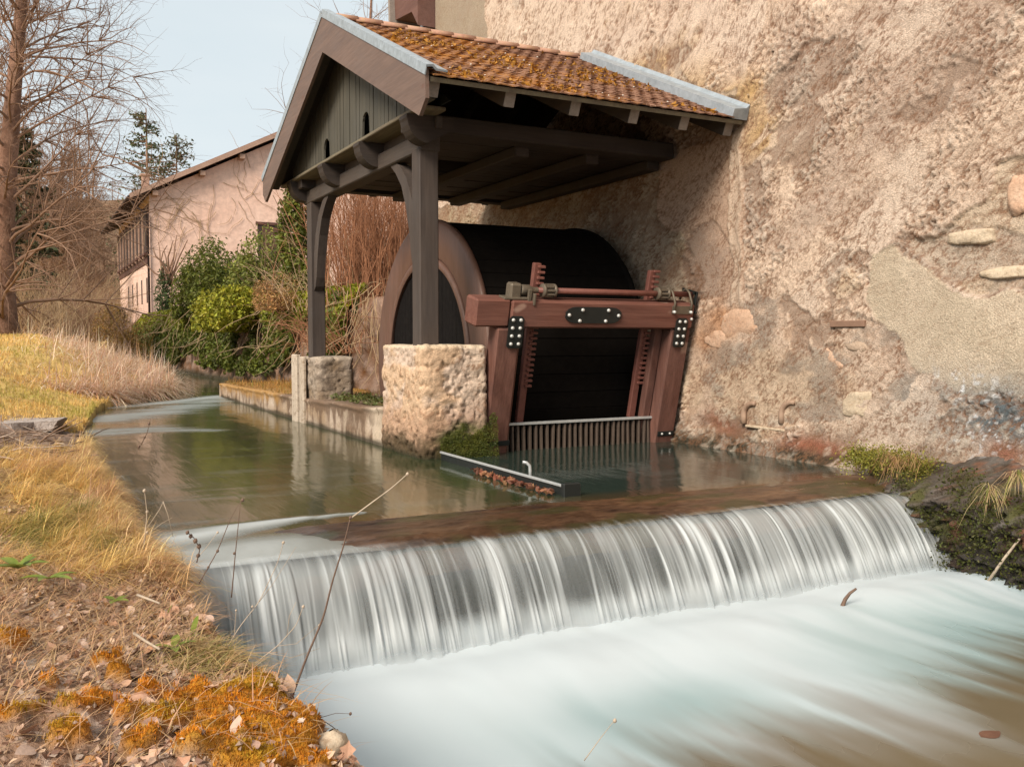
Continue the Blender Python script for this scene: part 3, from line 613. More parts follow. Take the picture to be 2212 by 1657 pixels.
# stones standing out of the broken plaster
stone_mats = [m_stone('stone_pink', (0.58, 0.36, 0.24), (0.66, 0.46, 0.33), (0.42, 0.28, 0.2), 9), m_stone('stone_grey', (0.36, 0.30, 0.25), (0.48, 0.39, 0.32), (0.28, 0.2, 0.15), 9), m_stone('stone_cream', (0.58, 0.46, 0.33), (0.66, 0.54, 0.40), (0.42, 0.3, 0.2), 9), m_stone('stone_tan', (0.50, 0.37, 0.27), (0.57, 0.43, 0.32), (0.36, 0.24, 0.17), 9)]
def lump(name, c, r, mat, parent, seed, flat=None, k=10):
    th, ph = np.meshgrid(np.linspace(0, 2 * math.pi, 2 * k, endpoint=False), np.linspace(0.02, math.pi - 0.02, k), indexing='ij')
    d = np.stack([np.sin(ph) * np.cos(th), np.sin(ph) * np.sin(th), np.cos(ph)], -1); d = np.sign(d) * np.abs(d) ** 0.6
    f = 0.45 + 1.1 * fbm(d[..., 0] * 1.3 + seed * 7.7, d[..., 1] * 1.3, d[..., 2] * 1.3, 4, seed)
    V = d * f[..., None] * np.array(r); n = 2 * k; Q = []
    for i in range(n):
        for j in range(k - 1): Q.append([i * k + j, ((i + 1) % n) * k + j, ((i + 1) % n) * k + j + 1, i * k + j + 1])
    return link(name, np_mesh(name, V.reshape(-1, 3), Q, None, mat, True), parent, tuple(c))
for i, (u_, v_, ru, rv, mi) in enumerate(((1600, 700, 42, 26, 0), (1545, 735, 24, 18, 0), (1850, 872, 26, 22, 2), (1795, 772, 24, 20, 0), (1855, 748, 26, 13, 3), (2090, 515, 40, 12, 2), (2160, 590, 44, 10, 2), (2195, 420, 16, 30, 0))):
    c = at(u_, v_, X=XW); ey = abs(at(u_ + ru, v_, X=XW)[1] - c[1]); ez_ = abs(at(u_, v_ + rv, X=XW)[2] - c[2])
    lump('stone', (XW + 0.042, c[1], c[2]), (0.05, ey * 1.2, ez_ * 1.25), stone_mats[mi], mill, 200 + i, None, 14)
# iron slot and little recess in the wall
c0 = at(1797, 697, X=XW); c1 = at(1872, 704, X=XW)
part_box('iron_bar', m_plain('brown_iron_bar', (.26, .155, .105), .8), mill, (XW - 0.035, c1[1], c1[2] - 0.01), (XW + 0.02, c0[1], c0[2] + 0.015), 0.006)
for u0 in (1610, 1692):
    a, b = at(u0, 915, X=XW), at(u0 + 36, 870, X=XW); m = MB()
    P_ = [(XW - 0.012, a[1] + .01, a[2]), (XW - 0.012, a[1] + .012, a[2] + 0.08)] + [(XW - 0.012, a[1] + 0.012 - 0.15 * (1 - math.cos(q)), a[2] + 0.10 + 0.12 * math.sin(q)) for q in np.linspace(0.1, 1.7, 9)]
    m.tube(P_, np.linspace(.034, .024, len(P_)), 8); m.build('curved_bracket', m_wood('rusty_brown_bracket', (0.36, 0.235, 0.165), (0.46, 0.32, 0.23), 2), mill, True)
a, b = at(1615, 918, X=XW), at(1700, 926, X=XW)
part_box('recess_sill', stone_mats[2], mill, (XW - 0.04, b[1], a[2] - 0.02), (XW + 0.02, a[1], a[2] + 0.005), 0.01)

# rock at the foot of the mill
yl, zl = lines((0.5, 5.85, 0.022)), lines((-0.9, 0.52, 0.02)); YL, ZL = np.meshgrid(yl, zl, indexing='ij')
pf = sstep(0.26, -0.06, ZL + 0.16 * (fbm(YL * 3, ZL * 3, 0, 3, 151) - 0.5)) * sstep(5.95, 5.0, YL + 0.3 * ZL)
n1, n2 = fbm(YL * 3.5, ZL * 4.5, 0, 4, 152), fbm(YL * 14, ZL * 14, 0, 4, 153)
n4 = fbm(YL * 38, ZL * 38, 0, 3, 157)
rx_ = XW + 0.04 - 0.72 * pf - (0.26 * (n1 - 0.5) + 0.20 * (np.abs(n2 - 0.5) * 2 - .2) + 0.05 * (n4 - .5)) * (0.25 + pf)
cc = np.array([0.085, 0.066, 0.052]) + (fbm(YL * 16, ZL * 16, rx_ * 16, 4, 160).ravel()[:, None] - 0.5) * 0.20
def cm2(c, m_): 
    global cc
    cc = cc + (np.array(c) - cc) * np.clip(m_.ravel(), 0, 1)[:, None]
cm2((0.17, 0.15, 0.13), sstep(0.15, 0.4, ZL) * 0.8); cm2((0.085, 0.085, 0.018), sstep(0.46, 0.62, (.5 * fbm(YL * 4, ZL * 4, rx_ * 4, 3, 154) + .5 * fbm(YL * 19, ZL * 19, rx_ * 19, 3, 158))) * sstep(0.25, 0.0, ZL) * 0.9)
cm2((0.22, 0.09, 0.045), sstep(0.55, 0.64, .55 * fbm(YL * 5, ZL * 5, rx_ * 5, 3, 155) + .45 * fbm(YL * 22, ZL * 22, rx_ * 22, 3, 159)) * 0.8); cm2((0.02, 0.018, 0.014), sstep(-0.05, -0.4, ZL) * 0.8)
cm2((0.60, 0.60, 0.60), sstep(0.64, 0.70, fbm(YL * 24, ZL * 24, rx_ * 24, 2, 156)) * sstep(0.18, 0.34, ZL) * 0.7)
rock = link('rock_bank', np_mesh('rock_bank', np.stack([rx_, YL, ZL], -1), grid_faces(len(yl), len(zl))[:, ::-1], None, M['rock'], True, np.clip(cc, 0.006, 0.9)))
tag(rock, 'dark mossy rock bank under the mill wall beside the waterfall', 'rock')

# ================================================================== canopy over the wheel
YR, ZR, YE, ZE = 10.5, 4.85, 7.45, 3.45           # ridge and eave of the tiled roof
XA, XB = 3.12, 6.64
canopy = thing('wheel_canopy', (5.0, 10.6, 0.9), 'open timber lean-to with mossy tiled gable roof sheltering the waterwheel', 'canopy')
RS = (ZR - ZE) / (YR - YE); SL = math.hypot(ZR - ZE, YR - YE); SA = math.atan(RS)
def on_roof(x, dist, up, front=True):        # dist down from ridge, up = off the surface
    c, s_ = math.cos(SA), math.sin(SA); sg = -1 if front else 1
    return np.array([x, YR + sg * (dist * c - up * s_) if False else YR + sg * (dist * c + up * s_), ZR - dist * s_ + up * c])
part_box('post', M['post'], canopy, (3.52, 8.66, 1.10), (3.73, 8.87, 3.10), 0.012)
part_box('post', M['post'], canopy, (3.52, 12.63, 0.90), (3.72, 12.83, 3.06), 0.012)
part_box('tie_beam', M['beam_y'], canopy, (3.53, 8.64, 3.06), (3.74, 13.0, 3.24), 0.012)
part_box('eave_beam', M['beam_x'], canopy, (3.40, 8.60, 3.245), (6.64, 8.86, 3.42), 0.012)
part_box('eave_beam', M['beam_x'], canopy, (3.40, 12.65, 3.245), (6.64, 12.87, 3.42), 0.012)
def brace(y0, sg):
    pts_o, pts_i = [], []
    for i in range(11):
        q = i / 10 * math.pi / 2
        pts_o.append((y0 + sg * (0.10 + 0.86 * (1 - math.cos(q))), 2.22 + 0.84 * math.sin(q)))
    for i in range(11):
        q = i / 10 * math.pi / 2
        pts_i.append((y0 + sg * (0.10 + 0.16 + 0.82 * (1 - math.cos(q)) ), 2.10 + 0.80 * math.sin(q) - 0.02))
    # curved knee: bows away from the post, then in under the tie
    out = [(y0 + sg * 0.10, 2.05), (y0 + sg * 0.12, 2.35), (y0 + sg * 0.20, 2.62), (y0 + sg * 0.34, 2.85), (y0 + sg * 0.54, 3.02), (y0 + sg * 0.68, 3.07)]
    inn = [(y0 + sg * 0.84, 3.07), (y0 + sg * 0.66, 2.95), (y0 + sg * 0.50, 2.80), (y0 + sg * 0.38, 2.58), (y0 + sg * 0.29, 2.32), (y0 + sg * 0.22, 2.02), (y0 + sg * 0.17, 1.90), (y0 + sg * 0.10, 1.84)]
    m = MB(); m.prism(out + inn, 3.56, 3.68, lambda a, b, d: (d, a, b)); return m.build('brace', M['post'], canopy)
brace(8.765, 1); brace(12.73, -1)
# joists running in under the ceiling, their rounded noses carry the ledge
for y in (8.55, 10.0, 11.42, 12.95):
    prof = [(3.80, 3.245), (3.80, 3.36), (3.31, 3.36), (3.305, 3.325)] + [(3.53 - 0.215 * math.cos(q), 3.325 - 0.245 * math.sin(q) if False else 3.325 - 0.23 * math.sin(q)) for q in np.linspace(0.1, math.pi / 2, 8)]
    m = MB(); m.prism(prof, y - 0.10, y + 0.10, lambda a, b, d: (a, d, b)); m.build('corbel', M['beam_x'], canopy)
part_box('ledge_board', M['ledge'], canopy, (3.335, 8.22, 3.362), (3.62, 13.55, 3.402), 0.008)
# back panel under the ledge between corbels
part_box('back_panel', M['beam_y'], canopy, (3.60, 8.4, 3.242), (3.66, 13.1, 3.36), 0.006)
# gable boards, two nesting holes cut along the ledge
holes = [(9.93, 0.13, 0.29), (11.43, 0.125, 0.28)]
def gable_top(y): return ZR - 0.10 - abs(y - YR) * RS
y = 8.02; bw = 0.118
while y < 12.99:
    a, b = y + 0.006, y + bw - 0.006; ys = np.linspace(a, b, 7)
    bot = []
    for q in ys:
        z0 = 3.404
        for hy_, hw, hh in holes:
            if abs(q - hy_) < hw: z0 = max(z0, 3.404 + hh - hw + math.sqrt(hw * hw - (q - hy_) ** 2))
        bot.append((q, z0))
    top = [(q, max(gable_top(q), 3.42)) for q in ys[::-1]]
    if max(t[1] for t in top) > 3.47:
        d = rnd.uniform(-0.004, 0.004)
        m = MB(); m.prism(bot + top, 3.40 + d, 3.425 + d, lambda a_, b_, d_: (d_, a_, b_)); m.build('gable_board', M['gable'], canopy)
    y += bw
m = MB(); m.prism([(8.0, 3.41), (13.0, 3.41), (YR, gable_top(YR))], 3.56, 3.58, lambda a, b, d: (d, a, b)); m.build('loft_dark_sheet', M['black'], canopy)  # black sheet standing in for the dark loft seen through the holes
# barge boards with zinc cap
for sg in (-1, 1):
    ye = YE if sg < 0 else 2 * YR - YE; hw_ = 0.345
    poly = [(YR, ZR + 0.055), (ye, ZE + 0.055), (ye + (-0.01 if sg < 0 else 0.01), ZE - 0.20), (ye - sg * 0.14, ZE - 0.32 + 0.0), (YR, ZR + 0.055 - hw_ / math.cos(SA) - 0.07)]
    if sg > 0: poly = poly[::-1]
    m = MB(); m.prism(poly, XA - 0.035, XA, lambda a, b, d: (d, a, b)); m.build('barge_board', M['barge'], canopy)
    n_ = 9; q = [(-0.045, 0.0), (-0.045, 0.085), (0.02, 0.095), (0.06, 0.065), (0.16, 0.06), (0.16, 0.045), (0.05, 0.045), (0.015, 0.075), (-0.035, 0.068), (-0.035, 0.0)]
    m = MB()
    def fz(a, b, d, sg=sg): p = on_roof(XA + a, d, b, sg < 0); return p
    m.prism(q, -0.0 if sg < 0 else 0.004, SL + 0.02, fz); m.build('barge_cap', M['zinc'], canopy)
# roof deck, rafters and boards beneath
for fr in (True, False):
    m = MB(); m.prism([(XA + 0.01, -0.055), (XB, -0.055), (XB, -0.025), (XA + 0.01, -0.025)], 0.0 if fr else 0.004, SL - 0.03, lambda a, b, d, fr=fr: on_roof(a, d, b, fr)); m.build('roof_deck', M['ceil'], canopy)
    for x in (3.22, 3.98, 4.68, 5.36, 5.98, 6.56):
        m = MB(); m.prism([(x - 0.055, -0.20), (x + 0.055, -0.20), (x + 0.055, -0.058), (x - 0.055, -0.058)], 0.02 if fr else 0.03, SL - 0.10, lambda a, b, d, fr=fr: on_roof(a, d, b, fr)); m.build('rafter', M['beam_y'], canopy)
        if fr:
            c = on_roof(x, SL - 0.098, -0.129, True); ax = np.array([[1, 0, 0], [0, math.cos(SA), math.sin(SA)], [0, -math.sin(SA), math.cos(SA)]])
            m = MB(); m.box(c, (0.053, 0.006, 0.068), ax, 0.003); m.build('rafter_end', M['rafter_end'], canopy)
    m = MB(); m.prism([(XA + 0.02, -0.052), (XB, -0.052), (XB, -0.012), (XA + 0.02, -0.012)], SL - 0.028, SL + 0.0, lambda a, b, d, fr=fr: on_roof(a, d, b, fr)); m.build('eave_lath', M['ledge'], canopy)
# ceiling of boards laid along the joists, with an open trap
y = 8.9
while y < 12.5:
    w_ = 0.19
    if 9.85 < y < 10.75:
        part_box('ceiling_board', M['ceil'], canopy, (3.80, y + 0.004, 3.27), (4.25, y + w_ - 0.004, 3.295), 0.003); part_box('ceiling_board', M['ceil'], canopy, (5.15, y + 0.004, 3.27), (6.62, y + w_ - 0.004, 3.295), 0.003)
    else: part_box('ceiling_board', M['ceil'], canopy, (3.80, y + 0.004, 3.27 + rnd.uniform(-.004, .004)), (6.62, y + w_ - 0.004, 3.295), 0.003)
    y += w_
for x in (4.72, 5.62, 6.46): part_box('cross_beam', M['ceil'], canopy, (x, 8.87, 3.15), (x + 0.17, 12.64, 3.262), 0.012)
# zinc flashing where the roof meets the mill
m = MB(); m.prism([(XB - 0.17, 0.0), (XB - 0.17, 0.10), (XB - 0.02, 0.12), (XB + 0.01, 0.16), (XB + 0.03, 0.0)], 0.12, SL + 0.02, lambda a, b, d: on_roof(a, d, b, True)); m.build('wall_flashing', M['zinc'], canopy)
# tiles: cambered clay plain tiles
NC, EXPO = 22, 0.128; TW = (XB - 0.16 - XA - 0.02) / NC
def tile_mesh(seed):
    r = random.Random(seed); n = 4; V = []
    for top in (1, 0):
        for yy in (0.0, 0.20):
            for i in range(n + 1):
                x = (i / n - 0.5) * (TW - 0.006); arch = 0.006 * (1 - (2 * i / n - 1) ** 2) + r.uniform(-.001, .001)
                V.append((x + r.uniform(-.0015, .0015), yy + r.uniform(-.004, .004), (0.012 if top else 0.0) + arch))
    q = n + 1; Q, o = [], 2 * q
    for i in range(n):
        Q += [[i, i + 1, q + i + 1, q + i], [o + i + 1, o + i, o + q + i, o + q + i + 1], [i + 1, i, o + i, o + i + 1], [q + i, q + i + 1, o + q + i + 1, o + q + i]]
    Q += [[0, q, o + q, o], [n + q, n, o + n, o + n + q]]
    return np.array(V), Q
tms = [tile_mesh(s_) for s_ in range(5)]
tme = [np_mesh('roof_tile', V, Q, None, M['tile'], False) for V, Q in tms]
rest = MB(); NR = int(SL / EXPO) + 1; made = 0
rests = MB()
for row in range(NR):
    dist = SL + 0.035 - row * EXPO
    for cidx in range(-1, NC + 1):
        x = XA + 0.03 + (cidx + 0.5 + (0.5 if row % 2 else 0.0)) * TW
        if x - TW / 2 < XA - 0.01 or x + TW / 2 > XB - 0.02: continue
        p = on_roof(x, dist, 0.002, True); p = p + np.array([rnd.uniform(-.003, .003), 0, rnd.uniform(0, .006)])
        tilt = SA - 0.075 + rnd.uniform(-.02, .02)
        R_ = Matrix.Rotation(rnd.uniform(-.015, .015), 4, 'Z') @ Matrix.Rotation(tilt, 4, 'X') @ Matrix.Rotation(rnd.uniform(-.03, .03), 4, 'Y')
        if dist > 0.1:
            if made < 300:
                o = link('roof_tile', tme[rnd.randrange(5)], canopy); o.matrix_basis = Matrix.Translation(Vector(p)) @ R_; made += 1
            else:
                V, Q = tms[rnd.randrange(5)]; rests.add(V @ np.array(R_.to_3x3()).T + p, Q)
    for cidx in range(NC):            # the slope turned away from the camera
        x = XA + 0.03 + (cidx + 0.5) * TW; p = on_roof(x, dist, 0.002, False)
        R_ = Matrix.Rotation(math.pi, 4, 'Z') @ Matrix.Rotation(SA - 0.075, 4, 'X')
        if dist > 0.1: V, Q = tms[rnd.randrange(5)]; rests.add(V @ np.array(R_.to_3x3()).T + p, Q)
tag(rests.build('roof_tile_course', M['tile'], canopy), kind='stuff')
x = XA + 0.04
while x < XB - 0.05:
    ln = 0.30; m = MB(); prof = []
    for q in np.linspace(-0.25, math.pi + 0.25, 11): prof.append((0.10 * math.cos(q), 0.065 * math.sin(q)))
    inn = [(0.85 * a, 0.82 * b) for a, b in prof[::-1]]
    x1 = min(x + ln + 0.03, XB)
    m.prism(prof + inn, x, x1, lambda a, b, d: (d, YR + a, ZR - 0.005 + b + (0.008 if d > (x + x1) / 2 else 0.0))); m.build('ridge_tile', M['ridge'], canopy, True); x += ln
# moss tufts and pale grit lying on the tiles
m = MB()
for i in range(900):
    x, d_ = rnd.uniform(XA + .1, XB - .25), rnd.uniform(0.25, SL)
    if fbm(np.array([x * 1.5]), np.array([d_ * 1.5]), 3, 3, 160)[0] + 0.12 * (1 - (x - XA) / 3.4) < 0.52: continue
    c = on_roof(x, d_, 0.02, True); r = rnd.uniform(0.012, 0.035)
    for j in range(3):
        V = RNG.normal(0, r * 0.6, (4, 3)) + c; m.add(V, [], [[0, 1, 2], [0, 2, 3], [0, 3, 1], [1, 3, 2]], np.array([0.47, 0.22, 0.03]) * rnd.uniform(.6, 1.2))
tag(m.build('roof_moss', M['leafcol'], canopy), kind='stuff')
m = MB()
for i in range(46):
    c = on_roof(rnd.uniform(XA + .3, XB - .3), rnd.uniform(0.3, SL), 0.026, True); r = rnd.uniform(.006, .016)
    V = np.array([[r, 0, 0], [-r, 0, 0], [0, r, 0], [0, -r, 0], [0, 0, r * .8], [0, 0, -r]]) + c; m.add(V, [], [[0, 2, 4], [2, 1, 4], [1, 3, 4], [3, 0, 4]], (0.8, 0.76, 0.68))
tag(m.build('roof_grit', M['leafcol'], canopy), kind='stuff')

# ================================================================== pier, rear block, channel wall
def block(name, parent, lo, hi, seed, colf, rad=0.10, flare=0.0, disp=0.02, nper=200, nz=80, mat=None):
    lo, hi = np.array(lo, float), np.array(hi, float); c = (lo + hi) / 2; h = (hi - lo) / 2
    # rounded rectangle perimeter
    per = []
    for qx, qy, a0 in ((1, 1, 0), (-1, 1, 90), (-1, -1, 180), (1, -1, 270)):
        for a in np.linspace(a0, a0 + 90, 8): per.append((qx * (h[0] - rad) + rad * math.cos(math.radians(a)), qy * (h[1] - rad) + rad * math.sin(math.radians(a))))
    per = np.array(per + [per[0]]); dl = np.concatenate([[0], np.cumsum(np.hypot(*np.diff(per, axis=0).T))])
    tt = np.linspace(0, dl[-1], nper, endpoint=False); px, py = np.interp(tt, dl, per[:, 0]), np.interp(tt, dl, per[:, 1])
    zt = np.linspace(0, 1, nz); rr = np.concatenate([np.ones(nz), [0.985, 0.955, 0.90, 0.8, 0.6, 0.35, 0.02]])
    zz_ = np.concatenate([lo[2] + (hi[2] - 0.03 - lo[2]) * zt, hi[2] + np.array([-0.018, -0.008, -0.002, 0.0, 0.004, 0.005, 0.006])])
    k_ = nz + 7; Xp = px[:, None] * rr[None, :]; Yp = py[:, None] * rr[None, :]; Zp = np.broadcast_to(zz_[None, :], Xp.shape)
    fl = 1 + flare * (1 - (Zp - lo[2]) / (hi[2] - lo[2]))
    Xp, Yp = Xp * fl + c[0], Yp * fl + c[1]
    nx, ny = px / (np.hypot(px / h[0], py / h[1]) * h[0] + 1e-9), py / (np.hypot(px / h[0], py / h[1]) * h[1] + 1e-9); nl = np.hypot(nx, ny)
    n1 = fbm(Xp * 4, Yp * 4, Zp * 5, 4, seed); n2 = fbm(Xp * 17, Yp * 17, Zp * 22, 4, seed + 1); n3 = fbm(Xp * 50, Yp * 50, Zp * 60, 2, seed + 2)
    d = disp * (2.2 * (n1 - 0.5) + 1.4 * (n2 - 0.5) + 0.5 * (n3 - 0.5)); d = d - disp * 0.9 * sstep(0.40, 0.30, n2)
    Xd, Yd, Zd = Xp + d * (nx / nl)[:, None], Yp + d * (ny / nl)[:, None], Zp + 0.6 * d * (np.arange(k_) >= nz)[None, :]
    V = np.stack([Xd, Yd, Zd], -1).reshape(-1, 3)
    i = np.arange(nper)[:, None]; j = np.arange(k_ - 1)[None, :]; a = i * k_ + j; b = ((i + 1) % nper) * k_ + j
    Q = np.stack([a, b, b + 1, a + 1], -1).reshape(-1, 4)
    col = colf(Xp, Yp, Zp, n1, n2, n3).reshape(-1, 3)
    return link(name, np_mesh(name, V, Q, None, mat or M['pier'], True, np.clip(col, 0.005, 0.95)), parent)
def lerp(c, t, m): return c + (np.array(t) - c) * np.clip(m, 0, 1)[..., None]
def pier_col(x, y, z, n1, n2, n3):
    c = np.array([0.70, 0.545, 0.43]) + (n1[..., None] - .5) * np.array([.25, .22, .18])
    c = lerp(c, (0.74, 0.58, 0.45), sstep(3.85, 4.1, x) * sstep(.5, .8, z)); c = lerp(c, (0.62, 0.38, 0.19), sstep(0.54, 0.70, n1 + 0.12 * sstep(3.9, 3.5, x)) * 0.55)
    c = lerp(c, (0.33, 0.18, 0.10), sstep(0.60, 0.70, n2) * 0.75 * sstep(0.2, 0.5, z)); c = lerp(c, (0.42, 0.24, 0.16), sstep(0.62, 0.35, z + .3 * (n1 - .5)) * 0.55)
    c = lerp(c, (0.78, 0.66, 0.48), sstep(1.06, 1.12, z) * 0.6)
    gm = sstep(0.44, 0.16, z + 0.45 * (n1 - 0.5) + 0.25 * (n2 - 0.5) + 0.5 * np.clip(3.72 - x, 0, 1)); c = lerp(c, (0.10, 0.115, 0.025), gm * 0.95)
    c = lerp(c, (0.10, 0.065, 0.04), sstep(0.30, 0.10, z + 0.3 * (n2 - 0.5)) * sstep(3.8, 3.5, x) * 0.9)
    return lerp(c, (0.03, 0.03, 0.015), sstep(0.06, 0.0, z) * 0.8)
pier = thing('stone_pier', (3.8, 8.95, 0), 'squat cream stone pier with orange stains and green moss at its foot', 'pier')
block('block', pier, (3.43, 8.38, -0.7), (4.15, 9.56, 1.12), 301, pier_col, 0.07, 0.04, 0.027, 280, 110)
def pier_pt(q):
    return q
def leaf_quads(C, size, col, spread=1.0, jit=0.35, up=0.0, asp=1.7, name='leaf', mat=None, parent=None, droop=0.0):
    """Many small leaves as bent quads about points C."""
    C = np.asarray(C, float); n = len(C); ax = RNG.normal(0, 1, (n, 3)); ax[:, 2] += up - droop; ax /= np.linalg.norm(ax, axis=1)[:, None]
    b = np.cross(ax, RNG.normal(0, 1, (n, 3))); b /= np.linalg.norm(b, axis=1)[:, None] + 1e-9; nn_ = np.cross(ax, b)
    s_ = (size * RNG.uniform(0.6, 1.3, n))[:, None]
    V = np.stack([C - ax * s_ * 0.5, C + b * s_ * 0.5 / asp + nn_ * s_ * 0.06, C + ax * s_ * 0.5, C - b * s_ * 0.5 / asp + nn_ * s_ * 0.06], 1).reshape(-1, 3)
    c = np.asarray(col, float); c = np.broadcast_to(c, (n, 3)) * RNG.uniform(1 - jit, 1 + jit, (n, 1)) * RNG.uniform(0.9, 1.1, (n, 3))
    Q = np.arange(4 * n).reshape(n, 4)
    return link(name, np_mesh(name, V, Q, None, mat or M['leafcol'], False, np.clip(np.repeat(c, 4, 0), 0.003, 0.9)), parent)
n_ = 16000
px = RNG.uniform(3.60, 4.24, n_); pz = RNG.uniform(-0.02, 0.50, n_) ; keep = fbm(px * 6, pz * 6, 0, 4, 311) * 1.3 + 0.40 * (px - 3.9) - pz * 2.0 + 0.13 > 0.36
pts = np.stack([px, 8.362 - 0.02 * (1 - pz) + RNG.normal(0, 0.008, n_) - 0.02 * sstep(.2, 0, pz), pz], 1)[keep]
mossc = np.array([0.115, 0.13, 0.022]) + (fbm(pts[:, 0] * 9, pts[:, 2] * 9, 0, 3, 312)[:, None] - 0.5) * np.array([0.16, 0.13, 0.02])
o = leaf_quads(pts, 0.013, np.clip(mossc, .02, 1), name='moss', parent=pier); tag(o, kind='stuff')
def blk_col(x, y, z, n1, n2, n3):
    c = np.array([0.36, 0.28, 0.21]) + (n1[..., None] - .5) * .3; c = lerp(c, (0.16, 0.12, 0.09), sstep(0.52, 0.62, n2) * 0.7); return lerp(c, (0.5, 0.42, 0.33), sstep(0.86, 0.92, z) * 0.6)
rb = thing('stone_block', (3.8, 12.8, 0.3), 'small grey rugged stone block under the rear canopy post', 'stone block')
block('block', rb, (3.50, 12.32, 0.25), (4.02, 13.22, 0.93), 321, blk_col, 0.07, 0.0, 0.02, 140, 40)
part_box('upright_slab', m_stone('pale_slab', (0.50, 0.41, 0.32), (0.62, 0.52, 0.42), (0.3, 0.22, 0.15), 4, 0.9, 0.4, 0.01), rb, (3.40, 13.02, -0.3), (3.47, 13.30, 0.955), 0.012)
part_box('upright_slab', m_stone('pale_slab_b', (0.44, 0.36, 0.28), (0.58, 0.48, 0.38), (0.3, 0.22, 0.15), 4, 0.9, 0.4, 0.01), rb, (3.42, 12.74, -0.3), (3.47, 12.96, 0.93), 0.012)
cw = thing('channel_wall', (3.6, 14, 0), 'low stained concrete wall dividing the stream beside the wheel', 'wall')
yl, zl = lines((8.5, 19.15, 0.03)), lines((-0.8, 0.5, 0.025)); YL, ZL = np.meshgrid(yl, zl, indexing='ij'); tz = np.interp(YL, [8.5, 12.5, 19.2], [0.47, 0.37, 0.29]) - 0.04 * fbm(YL * 3, 0.4, 0, 3, 331)
n1, n2 = fbm(YL * 2.5, ZL * 5, 0, 4, 332), fbm(YL * 7, ZL * 1.6, 0, 4, 333)
Zc = np.minimum(ZL, tz); over = np.clip(ZL - tz, 0, 1)
Xc = 3.46 + 0.03 * (n1 - 0.5) + over * 4.0 - 0.02 * (ZL > tz - 0.05)
c = np.array([0.44, 0.33, 0.24]) + (n1[..., None] - .5) * .35; c = lerp(c, (0.16, 0.10, 0.065), sstep(0.46, 0.60, n2 + 0.25 * sstep(0.15, 0.35, ZL)) * 0.85); c = lerp(c, (0.62, 0.50, 0.38), sstep(0.58, 0.68, n2) * (n1 > .5) * .5 + 0.85 * np.exp(-((YL - 9.75) / .28) ** 2) * (n2 < .56))
c = lerp(c, (0.42, 0.23, 0.07), sstep(14, 14.5, YL) * sstep(0.12, 0.26, ZL + .25 * (n2 - .5)) * 0.8); c = lerp(c, (0.04, 0.035, 0.022), sstep(0.07, 0.02, ZL + .08 * (n1 - .5)) * 0.85)
link('wall_face', np_mesh('wall_face', np.stack([Xc, YL, Zc], -1), grid_faces(len(yl), len(zl))[:, ::-1], None, M['concrete'], True, np.clip(c, 0.01, 0.9)), cw)
part_box('wall_end', m_stone('wall_end_concrete', (0.34, 0.26, 0.19), (0.46, 0.36, 0.27), (0.15, 0.1, 0.07), 4), cw, (3.45, 19.14, -0.8), (4.9, 19.24, 0.27), 0.02)
# soil of the strip between the two channels
gu, gv = lines((3.6, 5.0, 0.06)), lines((9.0, 19.18, 0.08)); GU, GV = np.meshgrid(gu, gv, indexing='ij'); xe = np.interp(GV, [9, 12.6, 14.2, 19.2], [4.22, 4.24, 4.95, 4.95]); GUc = np.minimum(GU, xe)
iz = np.interp(GV, [8.5, 12.5, 19.2], [0.43, 0.34, 0.27]) + 0.09 * (fbm(GU * 4, GV * 4, 0, 4, 341) - .45); iz = np.where(GU > xe, -0.8, iz)
c = np.array([0.25, 0.155, 0.075]) + (fbm(GU * 5, GV * 5, 0, 4, 342)[..., None] - .5) * .3; c = lerp(c, (0.10, 0.10, 0.025), sstep(12.6, 11.5, GV) * sstep(.4, .55, fbm(GU * 6, GV * 6, 0, 3, 343))); c = lerp(c, (0.45, 0.24, 0.06), sstep(13.5, 14.5, GV) * 0.7)
tag(link('island_soil', np_mesh('island_soil', np.stack([GUc, GV, iz], -1), grid_faces(len(gu), len(gv)), None, M['soil'], True, np.clip(c, .01, 1))), 'strip of mossy soil between the two channels', kind='structure')

# ================================================================== waterwheel
YC, ZC, RW, WX0, WX1 = 10.53, 0.89, 1.74, 4.36, 6.42
wheel = thing('waterwheel', (5.4, YC, ZC), 'large dark waterwheel with brown rim ring under the canopy', 'waterwheel')
def ring(name, prof, mat, k=96): MB().lathe(prof, (0, YC, ZC), (1, 0, 0), k).build(name, mat, wheel, True)
ring('shroud', [(1.30, WX0), (1.32, WX0 - 0.012), (1.70, WX0 - 0.012), (RW, WX0 + 0.01), (RW, WX0 + 0.06), (1.30, WX0 + 0.06), (1.30, WX0)], M['shroud'])
ring('inner_ring', [(1.20, WX0 - 0.02), (1.215, WX0 - 0.032), (1.275, WX0 - 0.032), (1.29, WX0 - 0.018), (1.29, WX0 + 0.04), (1.20, WX0 + 0.04), (1.20, WX0 - 0.02)], M['shroud'])
ring('shroud', [(1.30, WX1 - 0.06), (RW, WX1 - 0.06), (RW, WX1), (1.30, WX1), (1.30, WX1 - 0.06)], M['wheel'])  # far ring in near-black, its shade put into the colour
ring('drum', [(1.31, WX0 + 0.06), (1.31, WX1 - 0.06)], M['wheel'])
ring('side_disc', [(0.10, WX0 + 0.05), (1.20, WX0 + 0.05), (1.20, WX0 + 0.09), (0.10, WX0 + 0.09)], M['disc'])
MB().tube([(4.2, YC, ZC), (6.66, YC, ZC)], 0.11, 20).build('axle', M['iron'], wheel, True)
y = YC - 1.25
while y < YC + 1.12:         # side boarding of the wheel
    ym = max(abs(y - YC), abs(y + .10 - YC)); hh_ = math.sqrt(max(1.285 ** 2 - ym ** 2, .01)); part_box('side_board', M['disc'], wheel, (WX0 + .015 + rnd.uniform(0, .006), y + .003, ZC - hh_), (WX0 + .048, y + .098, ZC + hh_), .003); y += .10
NS = 54
